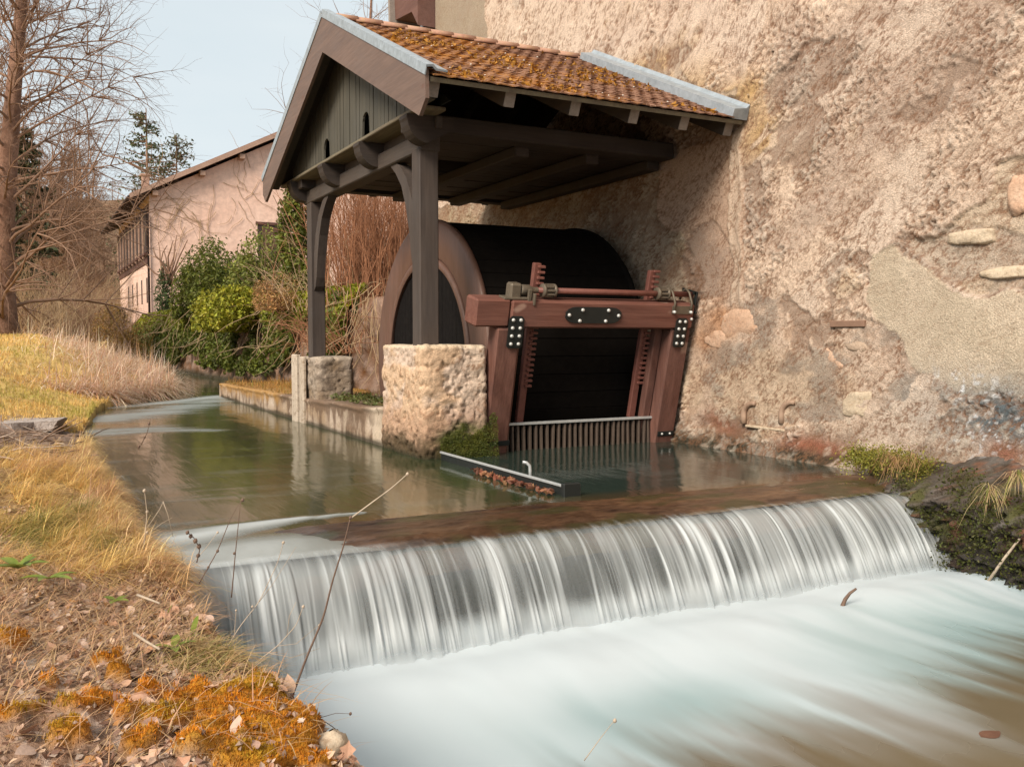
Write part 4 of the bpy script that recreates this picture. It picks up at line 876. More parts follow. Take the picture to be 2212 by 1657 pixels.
for i in range(NS):
    q = i * 2 * math.pi / NS; d = np.array([0, math.cos(q), math.sin(q)]); t = np.array([0, -math.sin(q), math.cos(q)])
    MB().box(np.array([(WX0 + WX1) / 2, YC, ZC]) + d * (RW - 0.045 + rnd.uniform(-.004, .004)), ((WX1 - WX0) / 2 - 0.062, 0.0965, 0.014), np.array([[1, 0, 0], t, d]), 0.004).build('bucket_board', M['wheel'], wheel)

# ================================================================== sluice gate, leaning towards the pool
gate = thing('sluice_gate', (5.4, 8.6, 0.0), 'red-brown timber sluice gate frame with toothed lifting racks', 'sluice gate')
LA = math.radians(13.5); GL = np.array([0, -math.sin(LA), math.cos(LA)]); GN = np.array([0, -math.cos(LA), -math.sin(LA)]); G0 = np.array([0, 8.62, 0.05]); GA = np.array([[1.0, 0, 0], -GN, GL])
def gp(x, t, n): return G0 + np.array([x, 0, 0]) + GL * t + GN * n
def gbox(name, mat, x0, x1, t0, t1, n0, n1, b=0.012, parent=gate):
    c = gp((x0 + x1) / 2, (t0 + t1) / 2, (n0 + n1) / 2); return MB().box((0, 0, 0), ((x1 - x0) / 2, (n1 - n0) / 2, (t1 - t0) / 2), GA, b).build(name, mat, parent, loc=None) if False else _gb(name, mat, c, ((x1 - x0) / 2, (n1 - n0) / 2, (t1 - t0) / 2), b, parent)
def _gb(name, mat, c, h, b, parent):
    return MB().box(c, h, GA, b).build(name, mat, parent, loc=tuple(c))
gbox('post', M['gate_v'], 4.17, 4.44, -0.75, 1.30, -0.10, 0.10, 0.02)
gbox('post', M['gate_v'], 6.33, 6.60, -0.75, 1.30, -0.10, 0.10, 0.02)
gbox('guide_rail', M['gate_v'], 4.445, 4.52, -0.4, 1.29, -0.14, -0.04); gbox('guide_rail', M['gate_v'], 6.22, 6.325, -0.4, 1.29, -0.14, -0.04)
gbox('beam', M['gate'], 4.30, 6.60, 1.303, 1.585, -0.13, 0.115, 0.02)
gbox('beam_end', M['gate'], 3.91, 4.296, 1.310, 1.592, -0.15, 0.10, 0.02)
for x0, x1, nx_ in ((4.28, 4.45, 2), (6.36, 6.52, 2)):
    n0 = 0.117; poly = [(x0 + .02, 1.10), (x1 - .02, 1.10), (x1, 1.12), (x1, 1.40), (x1 - .03, 1.43), (x0 + .03, 1.43), (x0, 1.40), (x0, 1.12)]
    m = MB(); m.prism(poly, n0, n0 + 0.012, lambda a, b, d: gp(a, b, d)); pl = m.build('bolted_plate', M['black'], gate)
    for i in range(4):
        for j in range(2): MB().lathe([(0.0, n0 + .034), (0.010, n0 + .033), (0.017, n0 + .027), (0.019, n0 + .02), (0.019, n0 + .013), (0.0, n0 + .013)], gp(x0 + .042 + j * (x1 - x0 - .084), 1.145 + i * .082, 0), GN, 10).build('bolt', M['bolt'], pl, True)
xa, xb = 4.92, 5.62; n0 = 0.118; tm = 1.45; hh = 0.085
poly = [(xa + .13 - .13 * math.cos(q), tm - hh * math.sin(q)) for q in np.linspace(0.35, math.pi / 2, 4)] + [(xb - .13 + .13 * math.sin(q), tm - hh * math.cos(q)) for q in np.linspace(0, math.pi / 2 - .35, 4)]
poly += [(xb - .13 + .13 * math.cos(q), tm + hh * math.sin(q)) for q in np.linspace(0.35, math.pi / 2, 4)] + [(xa + .13 - .13 * math.sin(q), tm + hh * math.cos(q)) for q in np.linspace(0, math.pi / 2 - .35, 4)]
m = MB(); m.prism(poly, n0, n0 + 0.014, lambda a, b, d: gp(a, b, d)); pl = m.build('oblong_plate', M['black'], gate)
for x, t in ((4.965, 1.45), (5.575, 1.45), (5.12, 1.505), (5.44, 1.505), (5.10, 1.39), (5.42, 1.39)):
    MB().lathe([(0.0, n0 + .036), (0.010, n0 + .035), (0.018, n0 + .028), (0.020, n0 + .02), (0.020, n0 + .014), (0.0, n0 + .014)], gp(x, t, 0), GN, 10).build('bolt', M['bolt'], pl, True)
for x in (4.70, 6.16):         # toothed racks run up behind the beam
    rk = gbox('rack', M['iron_red'], x - 0.055, x + 0.03, 0.20, 1.93 if x < 5 else 1.90, -0.20, -0.14, 0.008)
    t = 0.62
    while t < 1.91:
        if not (1.28 < t < 1.60): MB().box(gp(x + 0.025, t, -0.135), (0.042, 0.022, 0.014), GA, 0.006).build('tooth', M['iron_red'], rk)
        t += 0.058
MB().tube([gp(4.42, 1.675, 0.0), gp(6.62, 1.675, 0.0)], 0.031, 14).build('lifting_shaft', M['iron_red'], gate, True)
for x in (4.76, 6.20):
    pn = MB().lathe([(0.0, -.075), (0.068, -.075), (0.072, -.068), (0.072, -.05), (0.045, -.048), (0.045, .048), (0.072, .05), (0.072, .068), (0.068, .075), (0.0, .075)], gp(x, 1.675, 0), (1, 0, 0), 20).build('pinion', M['iron'], gate, True)
    for i in range(9):
        q = i * 2 * math.pi / 9; c = gp(x, 1.675, 0) + GL * .06 * math.cos(q) + GN * .06 * math.sin(q); MB().box(c, (.05, .009, .012), None, .003).build('tooth', M['iron'], pn)
gbox('gearbox', M['iron'], 4.30, 4.43, 1.590, 1.745, -0.075, 0.05, 0.02); gbox('gearbox_foot', M['iron'], 4.22, 4.50, 1.588, 1.61, -0.05, 0.09, 0.006)
MB().lathe([(0, 0), (.05, 0), (.055, .02), (.055, .10), (.04, .12), (.032, .16), (0.032, .2)], gp(4.43, 1.675, 0), (1, 0, 0), 16).build('bearing', M['iron'], gate, True)
m = MB(); m.box(gp(4.50, 1.62, .085), (.02, .015, .08), GA, .005); m.box(gp(4.545, 1.60, .10), (.012, .03, .06), GA, .005); m.build('ratchet', M['iron'], gate)
for x in (6.30, 6.53):
    m = MB(); m.tube([gp(x, 1.50, .125), gp(x, 1.60, .13), gp(x, 1.70, .06), gp(x, 1.735, 0.0), gp(x, 1.70, -.06), gp(x, 1.60, -.09)], .013, 8); m.build('bracket_strap', M['iron'], gate, True)
    MB().lathe([(0, .16), (.016, .155), (.019, .14), (.019, .12), (0, .12)], gp(x, 1.50, 0), GN, 10).build('bolt', M['bolt'], gate, True)
gbox('bracket_plate', M['iron'], 6.28, 6.56, 1.475, 1.565, .116, .124, .003)
m = MB(); m.box(gp(6.62, 1.70, -.05), (.012, .13, .02), GA, .004); m.box(gp(6.62, 1.60, .07), (.012, .02, .12), GA, .004); m.box(gp(6.615, 1.49, .03), (.012, .10, .012), GA, .004); m.build('crank_frame', M['black'], gate)
MB().lathe([(0, .14), (.015, .135), (.018, .12), (0, .115)], gp(6.565, 1.42, 0), GN, 10).build('bolt', M['bolt'], gate, True)
for x0, x1 in ((4.20, 4.45), (6.36, 6.58)):
    pl = gbox('foot_plate', M['black'], x0, x1, 0.05, 0.105, .101, .11, .003)
    for q in ((.25, .75) if x0 > 5 else (.3,)): MB().lathe([(0, .128), (.010, .126), (.014, .118), (.014, .11), (0, .11)], gp(x0 + (x1 - x0) * q, .078, 0), GN, 8).build('bolt', M['bolt'], pl, True)
# low rack of steel bars
MB().box((5.40, 8.60, 0.285), (0.95, 0.03, 0.014), None, .004).build('rack_rail', M['galv'], gate)
for i in range(27):
    x = 4.475 + i * 0.0705; MB().box((x + rnd.uniform(-.004, .004), 8.62, -0.06), (0.013, 0.028, 0.33), np.array([[1, 0, 0], [0, math.cos(.06), math.sin(.06)], [0, -math.sin(.06), math.cos(.06)]]), .004).build('rack_bar', m_rb if i else None, gate) if False else None
m_rb = m_plain('rack_bar_steel', (0.12, 0.088, 0.068), 0.55, 0.2)
for i in range(27):
    x = 4.475 + i * 0.0705; tl_ = rnd.uniform(-.03, .03)
    MB().box((x + rnd.uniform(-.004, .004), 8.615, -0.06 + rnd.uniform(-.008, .008)), (0.013, 0.026, 0.33), np.array([[math.cos(tl_), 0, math.sin(tl_)], [0, 1, 0], [-math.sin(tl_), 0, math.cos(tl_)]]), .004).build('rack_bar', m_rb, gate)
MB().box((5.40, 8.70, -0.25), (0.95, 0.02, 0.44), None, .01).build('sill_board', M['wheel'], gate)

# steel divider between the pier and the weir
dv = thing('steel_divider', (3.6, 7.1, 0.0), 'narrow galvanised steel channel bar from mossy pier to weir', 'metal bar')
m = MB(); m.box((3.585, 7.13, 0.075), (0.012, 1.17, 0.010), None, .003); m.build('flange', M['galv'], dv); MB().box((3.592, 7.13, 0.018), (0.008, 1.165, 0.045), None, .003).build('web', M['black'], dv)
MB().box((3.625, 6.55, 0.0), (0.03, .60, 0.05), None, .004).build('web_plate', M['black'], dv)
MB().box((3.63, 5.93, 0.025), (0.075, 0.025, 0.075), None, .006).build('end_plate', M['black'], dv)
MB().tube([(3.66, 6.62, -0.05), (3.66, 6.62, .10), (3.655, 6.62, .145), (3.63, 6.63, .17), (3.60, 6.64, .175)], .014, 8).build('hook', M['galv'], dv, True)

# ================================================================== far house
hs = thing('pink_house', (6, 50, 1.8), 'long pink rendered house with brown upper windows beyond the ivy wall', 'house')
HX0, HX1, HY0, HY1, ZB, ZEH = 5.7, 22.0, 50.0, 67.0, 1.2, 8.4
def roof_z(x): return ZEH + (min(x, 2 * 13.85 - x) - HX0) * 0.51
m = MB(); m.prism([(HX0, ZB), (HX1, ZB), (HX1, roof_z(HX1)), (13.85, roof_z(13.85)), (HX0, roof_z(HX0))], HY0, HY1, lambda a, b, d: (a, d, b)); m.build('wall', M['housewall'], hs)
rf = MB(); ov = 0.95
rf.prism([(HX0 - ov, roof_z(HX0) - ov * .51 + .18), (13.85, roof_z(13.85) + .18), (13.85, roof_z(13.85) + .42), (HX0 - ov, roof_z(HX0) - ov * .51 + .40)], HY0 - 0.55, HY1 + .5, lambda a, b, d: (a, d, b)); rfo = rf.build('roof', M['rooftile_far'], hs)
m = MB(); m.prism([(HX0 - ov - .02, roof_z(HX0) - ov * .51 + .13), (13.85, roof_z(13.85) + .13), (13.85, roof_z(13.85) + .36), (HX0 - ov - .02, roof_z(HX0) - ov * .51 + .36)], HY0 - 0.62, HY0 - 0.552, lambda a, b, d: (a, d, b)); m.build('verge_board', M['verge'], hs)
m = MB(); m.prism([(13.86, roof_z(13.85) + .18), (HX1 + 1, roof_z(HX1 + 1) + .18), (HX1 + 1, roof_z(HX1 + 1) + .42), (13.86, roof_z(13.85) + .42)], HY0 - .55, HY1 + .5, lambda a, b, d: (a, d, b)); m.build('roof', M['rooftile_far'], hs)
m = MB(); m.prism([(HX0 - ov + .03, roof_z(HX0) - ov * .51 + .10), (HX0 - .01, roof_z(HX0) + .06), (HX0 - .01, roof_z(HX0) + .175), (HX0 - ov + .03, roof_z(HX0) - ov * .51 + .175)], HY0 - .5, HY1 + .45, lambda a, b, d: (a, d, b)); m.build('soffit', M['housedark'], hs)
for x in (5.95, 8.25, 10.25, 12.3): part_box('purlin_end', M['verge'], hs, (x - .14, HY0 - .50, roof_z(x) - .24), (x + .14, HY0 + .02, roof_z(x) + .02), .02)
MB().tube([(HX0 - ov - .06, HY0 - .6, roof_z(HX0) - ov * .51 + .22), (HX0 - ov - .06, HY1 + .5, roof_z(HX0) - ov * .51 + .22)], .075, 8).build('gutter', M['housedark'], hs, True)
MB().tube([(HX0 - ov - .06, HY0 - .2, roof_z(HX0) - .3), (HX0 - .5, HY0 - .15, roof_z(HX0) - .8), (HX0 - .10, HY0 - .1, roof_z(HX0) - 1.0), (HX0 - .10, HY0 - .08, ZB)], .06, 8).build('downpipe', M['housedark'], hs, True)
part_box('timber_band', M['housewood'], hs, (HX0 - .05, HY0 + .3, 5.0), (HX0 + .02, HY1, 7.95), .02)
y = HY0 + .8
for i in range(9):
    f_ = part_box('window', M['housedark'], hs, (HX0 - .10, y, 5.55), (HX0 - .045, y + 1.1, 7.7), .01); part_box('mullion', M['verge'], f_, (HX0 - .16, y + 1.22, 5.3), (HX0 - .055, y + 1.38, 7.9), .01); part_box('sill', M['housewood'], f_, (HX0 - .22, y - .05, 5.40), (HX0 - .05, y + 1.15, 5.53), .01); y += 1.8
y = HY0 + 1.4
for i in range(5): part_box('slit_window', M['housedark'], hs, (HX0 - .02, y, 3.0), (HX0 + .02, y + .42, 4.3), .01); y += 2.4
a, b = at(556, 486, Y=HY0), at(620, 520, Y=HY0)
f_ = part_box('window', M['housedark'], hs, (a[0], HY0 - .02, b[2] - 1), (b[0], HY0 + .03, a[2]), .01); part_box('shutter', M['housewood'], f_, (a[0] + .25, HY0 - .05, b[2] - 1), (b[0], HY0 - .022, a[2] - .12), .01); part_box('lintel', M['housewood'], f_, (a[0] - .1, HY0 - .07, a[2]), (b[0] + .1, HY0 - .0, a[2] + .16), .01)
part_box('chimney', M['verge'], rfo, (6.7, 62.3, 8.5), (7.15, 62.75, 11.3), .03); part_box('chimney_cap', M['verge'], rfo, (6.62, 62.2, 11.3), (7.23, 62.85, 11.42), .03)

# ================================================================== plants: generators
def wander(p, d, ln, n, curl, grav, r):
    P = [np.array(p, float)]; d = np.array(d, float)
    for i in range(n):
        d = d + np.array([r.gauss(0, curl), r.gauss(0, curl), r.gauss(0, curl) + grav]); d /= np.linalg.norm(d); P.append(P[-1] + d * ln / n)
    return np.array(P), d
def rand_perp(d, r):
    v = np.array([r.gauss(0, 1), r.gauss(0, 1), r.gauss(0, 1)]); v -= d * (v @ d); return v / (np.linalg.norm(v) + 1e-9)
def bare_tree(trunk, r0, seed, n1=26, n2=9, n3=5, l1=4.0, up=0.35, droop=-0.06, tmin=0.12, rt=0.02):
    """Trunk path (list of points) -> (trunk MB, crown MB) of limbs, branches and twigs."""
    r = random.Random(seed); T = MB(); Cn = MB(); trunk = np.array(trunk, float); n = len(trunk)
    T.tube(trunk, r0 * (1 - np.linspace(0, 1, n) ** 1.1 * 0.85) * (1 + 0.5 * np.exp(-np.linspace(0, 14, n))), 12)
    cum = np.linspace(0, 1, n)
    for i in range(n1):
        t = tmin + (0.97 - tmin) * (i + r.random()) / n1; p = np.array([np.interp(t, cum, trunk[:, j]) for j in range(3)]); az = r.uniform(0, 2 * math.pi)
        el = up + r.uniform(-.35, .45); d = np.array([math.cos(az) * math.cos(el), math.sin(az) * math.cos(el), math.sin(el)]); ln = l1 * (1.1 - 0.55 * t) * r.uniform(.6, 1.2)
        P, _ = wander(p, d, ln, 8, 0.10, droop + r.uniform(-.02, .05), r); ra = r0 * 0.15 * (1.1 - .6 * t); Cn.tube(P, np.linspace(ra, rt * .6, 9), 5, False)
        for j in range(n2):
            k_ = r.randrange(2, 8); q = P[k_]; d0 = P[min(k_ + 1, 8)] - P[k_ - 1]; d0 /= np.linalg.norm(d0); d1 = d0 * .8 + rand_perp(d0, r) * .8 + np.array([0, 0, .12]); d1 /= np.linalg.norm(d1)
            l2 = ln * r.uniform(.25, .5); P2, _ = wander(q, d1, l2, 5, 0.13, droop * .9, r); Cn.tube(P2, np.linspace(ra * .35 + rt * .3, rt * .4, 6), 4, False)
            for h in range(n3):
                k2 = r.randrange(1, 6); q = P2[k2]; d0 = P2[k2] - P2[k2 - 1]; d0 /= np.linalg.norm(d0); d2 = d0 * .8 + rand_perp(d0, r) * .7; d2 /= np.linalg.norm(d2)
                P3, _ = wander(q, d2, l2 * r.uniform(.3, .6), 3, .16, droop, r); Cn.tube(P3, np.linspace(rt * .55, rt * .22, 4), 3, False)
    return T, Cn
# large bare tree on the meadow
trunk = [at(u_, v_, Y=34.5) for u_, v_ in ((10, 742), (8, 700), (4, 600), (10, 450), (20, 320), (30, 190), (42, 60), (52, -60), (62, -180), (70, -330))]
T, Cn = bare_tree(trunk, 0.42, 5, 84, 12, 8, 5.6, 0.5, -0.06, 0.10, 0.010)
tr = thing('bare_tree', tuple(trunk[0]), 'tall leafless tree with drooping twigs on the meadow edge', 'tree', None)
T.build('trunk', M['bark'], tr, True); Cn.build('crown', M['twig'], tr, True)
tr2 = [trunk[0] + np.array([-0.4, 1.2, 0]) + np.array([(-.1 - .04 * i) * i * .4, 0, i * 1.9]) for i in range(9)]
# leafless trees over the hillside: three forms copied
hh_ = lambda x, y: float(0.5 + 30 * sstep(95, 240, y + 0.10 * abs(x)))
def far_tree(seed, lo):
    r = random.Random(seed); H = r.uniform(13, 17); tp = [np.array([r.gauss(0, .12) * i * .3, r.gauss(0, .12) * i * .3, H * i / 8]) for i in range(9)]
    return bare_tree(tp, .26, seed + 5, 18 if lo else 36, 5 if lo else 8, 2 if lo else 4, 5.0, 0.8, 0.01, 0.18, 0.05 if lo else 0.035)
protos = []
for s_ in range(3):
    T, Cn = far_tree(50 + s_, False)
    protos.append((np_mesh('trunk', np.concatenate(T.V), np.concatenate(T.Q), np.concatenate(T.T), M['twig_far'], True), np_mesh('crown', np.concatenate(Cn.V), np.concatenate(Cn.Q), None, M['twig_far'], True)))
r = random.Random(12)
which = ('first bare brown tree counted from the pink house along the wood edge', 'second bare brown tree counted from the pink house', 'third bare brown tree counted from the pink house', 'fourth bare brown tree counted from the pink house, leaning a little', 'fifth bare brown tree counted from the pink house', 'bare brown tree halfway between the pink house and the big tree', 'bare brown tree just before the garden wall corner', 'bare brown tree right beside the big tree, farther off', 'bare brown tree behind the trunk of the big tree', 'bare brown tree beyond the big tree at the frame edge')
for i, lb in enumerate(which):
    u_ = 228 - 27 * i + r.uniform(-8, 8); y = r.uniform(74, 98); x = at(u_, 729, Y=y)[0]; a, b = protos[i % 3]; o = thing('bare_tree', (x, y, 0.9), lb, 'tree', 'leafless trees at the edge of the wood')
    for nm, me in (('trunk', a), ('crown', b)):
        c = bpy.data.objects.new(nm, me); c.parent = o; COL.objects.link(c)
    o.rotation_euler = (0, 0, r.uniform(0, 6.28)); sc_ = r.uniform(.75, 1.1) * np.interp(u_, [0, 100, 230], [1.35, 1.1, .72]); o.scale = (sc_, sc_, sc_)
lows = []
for s_ in range(4):
    T, Cn = far_tree(150 + s_, True); V1, V2 = np.concatenate(T.V), np.concatenate(Cn.V); lows.append((np.vstack([V1, V2]), np.vstack([np.concatenate(T.Q), np.concatenate(Cn.Q) + len(V1)])))
VV, QQ, k0 = [], [], 0
for i in range(58):
    u_ = r.uniform(-90, 330); y = r.choice((r.uniform(100, 140), r.uniform(120, 200), r.uniform(180, 250))); x = at(u_, 729, Y=y)[0]; z = max(.8, hh_(x, y) - 1.5); V, Q = lows[i % 4]; q = r.uniform(0, 6.28); sc_ = r.uniform(.7, 1.2) * (1.0 if u_ < 210 else .55)
    V = V @ np.array([[math.cos(q), math.sin(q), 0], [-math.sin(q), math.cos(q), 0], [0, 0, 1.0]]) * sc_ + (x, y, z); VV.append(V); QQ.append(Q + k0); k0 += len(V)
tag(link('far_wood', np_mesh('far_wood', np.concatenate(VV), np.concatenate(QQ), None, M['twig_far'], True)), 'brown leafless wood covering the far hillside', kind='stuff')
# evergreens
def conifer(name, base, H, rad, seed, label, cat='tree', n=52, colr=(0.055, 0.075, 0.035), gap=0.0, nq=42, size=.5):
    r = random.Random(seed); o = thing(name, base, label, cat); base = np.array(base); T = MB(); T.tube([base, base + (0, 0, H * .5), base + (0, 0, H)], [H * .014, H * .009, H * .002], 8); Cn = MB(); C_, S_ = [], []
    for i in range(n):
        t = 0.10 + 0.88 * (i + r.random()) / n; az = r.uniform(0, 6.28); L_ = rad * (1.05 - t) ** .75 * r.uniform(.55, 1.15); p = base + (0, 0, H * t)
        P, _ = wander(p, (math.cos(az), math.sin(az), .10), L_, 5, .07, -.035 if t < .7 else .05, r); T.tube(P, np.linspace(H * .0035, H * .0008, 6), 4, False)
        for j in range(nq):
            q = r.uniform(.15 + gap, 1) * 5; k_ = min(int(q), 4); C_.append(P[k_] + (P[k_ + 1] - P[k_]) * (q - k_) + np.array([r.gauss(0, .05), r.gauss(0, .05), r.gauss(-.03, .05)]) * rad * .5)
    T.build('trunk', M['twig'], o, True); leaf_quads(C_, size, colr, jit=.5, asp=2.6, name='crown', parent=o)
    return o
b = at(325, 729, Y=96); conifer('conifer', (b[0], 96, 2.0), 21.2, 7.0, 70, 'tall pointed dark conifer rising behind the pink house roof', gap=.05, n=105, nq=26, size=.42, colr=(.105, .12, .05))
b = at(388, 729, Y=99); conifer('conifer', (b[0], 99, 2.0), 19.5, 9.5, 71, 'broad loose conifer with long open boughs next to the pointed one', gap=.1, n=80, nq=34, size=.42, colr=(.12, .115, .05))
b = at(62, 729, Y=58); conifer('conifer', (b[0], 58, 1.3), 11.5, 2.9, 72, 'dark drooping evergreen standing behind the large bare tree', n=90, nq=46, size=.42, colr=(.06, .062, .025))
b = at(110, 729, Y=52); 
def bush(name, base, rx, ry, rz, n, size, col, label, cat='bush', seed=1, group=None, lumps=7, asp=1.8, stem=True, power=0.6):
    r = np.random.default_rng(seed); o = thing(name, tuple(base), label, cat, group); base = np.array(base, float)
    lc = r.normal(0, .42, (lumps, 3)); lc[:, 2] = np.abs(lc[:, 2]) * .9; lr = r.uniform(.38, .7, lumps); w = r.integers(0, lumps, n)
    d = r.normal(0, 1, (n, 3)); d /= np.linalg.norm(d, axis=1)[:, None]; C_ = lc[w] + d * (lr[w] * r.uniform(.55, 1.02, n) ** power)[:, None]; C_[:, 2] = np.abs(C_[:, 2]); C_ = C_ * (0.72 + 0.75 * fbm(d[:, 0] * 2.6 + seed, d[:, 1] * 2.6, d[:, 2] * 2.6, 4, seed + 5))[:, None]
    # keep to an egg-shaped outline
    q = np.sqrt((C_[:, 0] / 1.05) ** 2 + (C_[:, 1] / 1.05) ** 2 + ((C_[:, 2]) / 1.1) ** 2); C_ = C_ / np.maximum(1, q * r.uniform(.82, 1.05, n))[:, None]
    P_ = base + C_ * np.array([rx, ry, rz]); var = fbm(P_[:, 0] * 2.5, P_[:, 1] * 2.5, P_[:, 2] * 2.5, 2, seed)[:, None]
    leaf_quads(P_, size, np.array(col) * (0.5 + 1.0 * var), jit=.4, asp=asp, name='foliage', parent=o)
    if stem:
        m = MB(); rr = random.Random(seed)
        for i in range(9):
            P, _ = wander(base, (rr.gauss(0, .6) * rx, rr.gauss(0, .6) * ry, rz), rz * rr.uniform(.8, 1.15), 4, .12, 0, rr); m.tube(P, np.linspace(.03, .008, 5), 5, False)
        m.build('stem', M['twig'], o, True)
    return o
TZ = 1.80
def onterr(u, y): return (at(u, 729, Y=y)[0], y, TZ)
G1, G2 = (0.085, 0.105, 0.028), (0.15, 0.175, 0.045)
bush('evergreen_bush', onterr(488, 30), 1.35, 1.5, 2.05, 22000, .13, (.125, .14, .022), 'large conical dark green bush before the pink house', seed=2, lumps=12, asp=2.6)
bush('evergreen_bush', onterr(580, 27), 1.05, 1.2, 2.05, 12000, .13, (.175, .185, .035), 'mid green bush crossed by bare twigs beside the conical one', seed=3, lumps=10, asp=2.4)
bush('ivy_bush', onterr(648, 23.5), .60, .8, 2.75, 9000, .12, (.13, .145, .02), 'tall ivy clump just left of the rear canopy post', seed=4, lumps=12)
bush('round_bush', (at(243, 729, Y=60)[0], 60, 1.3), 1.0, 1.0, 1.5, 3000, .16, (.035, .045, .02), 'small dark round bush by the house corner', seed=6)
bush('golden_shrub', (at(272, 729, Y=38)[0], 38, 0.2), 1.15, 1.4, 2.1, 8000, .12, (.34, .20, .06), 'golden brown dry shrub hanging at the far end of the ivy wall', seed=7, asp=3.5)
bush('golden_shrub', onterr(600, 20.8), .55, .6, .75, 2600, .08, (.40, .23, .09), 'orange-brown dry shrub on the wall near the rear canopy post', seed=8, asp=3)
bush('laurel_bush', tuple(np.array(onterr(503, 24.0)) - (0, 0, .45)), 1.05, .9, .95, 7000, .11, (.31, .30, .03), 'bright yellow-green leafy bush on the ivy wall top', seed=9, lumps=9)
bush('ivy_stump', (at(362, 729, Y=44)[0], 44, 1.5), .52, .5, 2.6, 3200, .13, (.07, .10, .035), 'ivy-clad tree stump standing against the pink wall', seed=10, lumps=5)
m = MB(); rr = random.Random(4); b = np.array((at(362, 729, Y=44)[0], 44, 3.6)); o = bpy.data.objects['ivy_stump']
for i in range(16):
    P, _ = wander(b + (rr.gauss(0, .18), 0, 0), (rr.gauss(0, .35), rr.gauss(0, .3), 1), rr.uniform(1.1, 2.3), 5, .16, .03, rr); m.tube(P, np.linspace(.05, .02, 6), 5, True)
m.build('pollard_shoot', M['twig'], o, True)
# bare creeper on the pink gable
m = MB(); rr = random.Random(9)
for i in range(42):
    u_, v_ = rr.choice(((345, 430, 0), (350, 470, 0), (400, 440, 0), (425, 470, 0), (470, 440, 0), (520, 400, 0), (545, 430, 0)))[:2]; p = at(u_ + rr.gauss(0, 18), v_ + rr.gauss(0, 25), Y=HY0 - .04)
    P, _ = wander(p, (rr.gauss(0, .7), 0, rr.choice((-1, -1, .6))), rr.uniform(1.0, 3.2), 7, .28, -.04, rr); P[:, 1] = HY0 - .04 - rr.uniform(0, .03); m.tube(P, np.linspace(.015, .006, 8), 4, False)
o = thing('bare_creeper', (8, HY0 - .05, 5), 'leafless creeper stems spread over the pink gable wall', 'creeper'); m.build('stem', M['twig_tan'], o, True)
# ------------------------------------------------------------------ ivy-grown retaining wall
iw = thing('ivy_wall', (5.2, 25, 0), 'rough stone retaining wall overgrown with hanging ivy along the far bank', 'wall')
yl, zl = lines((15.7, 60, 0.14)), lines((-0.9, 1.95, 0.06)); YL, ZL = np.meshgrid(yl, zl, indexing='ij'); n1, n2 = fbm(YL * 1.6, ZL * 2.5, 0, 4, 401), fbm(YL * 6, ZL * 7, 0, 3, 402)
Xc = right_x(YL) - 0.04 + 0.10 * (ZL - 1) - 0.22 * (n1 - .5) - 0.14 * (n2 - .5); c = np.array([0.27, 0.16, 0.105]) + (n2[..., None] - .5) * .3; c = lerp(c, (0.38, 0.24, 0.17), sstep(.55, .65, n1) * .8); c = lerp(c, (0.05, 0.04, 0.02), sstep(.25, .05, ZL))
link('stone_face', np_mesh('stone_face', np.stack([Xc, YL, ZL], -1), grid_faces(len(yl), len(zl))[:, ::-1], None, M['rock'], True, np.clip(c, .01, 1)), iw)
n_ = 60000; yy = 17 + 30 * RNG.random(n_) ** 1.5; zz_ = RNG.uniform(0.1, 2.25, n_); g = fbm(yy * .7, zz_ * .6, 0, 4, 411) + 0.16 * (zz_ - 1.1) + np.where(yy > 19.6, .10, np.where((yy > 17.3) & (yy < 17.9), .12, -0.12))
kp = (g > 0.46) & (zz_ > 0.12 + .45 * fbm(yy * 2.5, .5, 0, 2, 412)); yy, zz_ = yy[kp], zz_[kp]
xx = right_x(yy) - 0.02 + .10 * (zz_ - 1) - 0.32 * fbm(yy * 1.5, zz_ * 1.8, 0, 3, 413) - RNG.uniform(0, .16, len(yy)) + 0.55 * np.clip(zz_ - 1.75, 0, .5)
v_ = fbm(yy * 2, zz_ * 2.2, 0, 3, 414)[:, None]; ic = np.array([0.105, 0.12, 0.018]) * (0.25 + 1.5 * v_) + np.array([.14, .12, .0]) * sstep(1.3, 2.1, zz_)[:, None]
leaf_quads(np.stack([xx, yy, zz_], 1), 0.105, ic, jit=.45, asp=1.4, name='ivy', parent=iw, droop=.6)
m = MB(); rr = random.Random(31)
for i in range(170):
    y_ = 15.9 + 22 * rr.random() ** 1.8; z0 = rr.uniform(1.2, 2.2); p = (float(right_x(y_)) - rr.uniform(.05, .3), y_, z0); P, _ = wander(p, (rr.gauss(-.3, .4), rr.gauss(0, .6), -1), rr.uniform(.5, 1.6), 6, .25, -.05, rr); m.tube(P, np.linspace(.011, .005, 7), 3, False)
tag(m.build('creeper_stem', M['twig_tan'], iw, True), kind='stuff')
# red-stemmed shrub and tangle behind the wheel
def twig_shrub(name, base, n, h, spread, mat, label, seed, r0=.012, curl=.10, grav=0.0, side=4, lean=(0, 0), tilt=.28):
    rr = random.Random(seed); m = MB(); o = thing(name, tuple(base), label, 'shrub')
    for i in range(n):
        p = np.array(base) + (rr.gauss(0, spread[0]), rr.gauss(0, spread[1]), 0); ln = h * rr.uniform(.5, 1.05); P, d = wander(p, (rr.gauss(lean[0], tilt), rr.gauss(lean[1], tilt), 1), ln, 7, curl, grav, rr); m.tube(P, np.linspace(r0, r0 * .35, 8), 4, False)
        for j in range(side):
            k_ = rr.randrange(2, 7); d0 = P[k_] - P[k_ - 1]; d0 /= np.linalg.norm(d0); d1 = d0 + rand_perp(d0, rr) * .6; P2, _ = wander(P[k_], d1, ln * rr.uniform(.15, .4), 4, curl, grav, rr); m.tube(P2, np.linspace(r0 * .45, r0 * .22, 5), 3, False)
    tag(m.build('stem', mat, o, True), kind='stuff'); return o
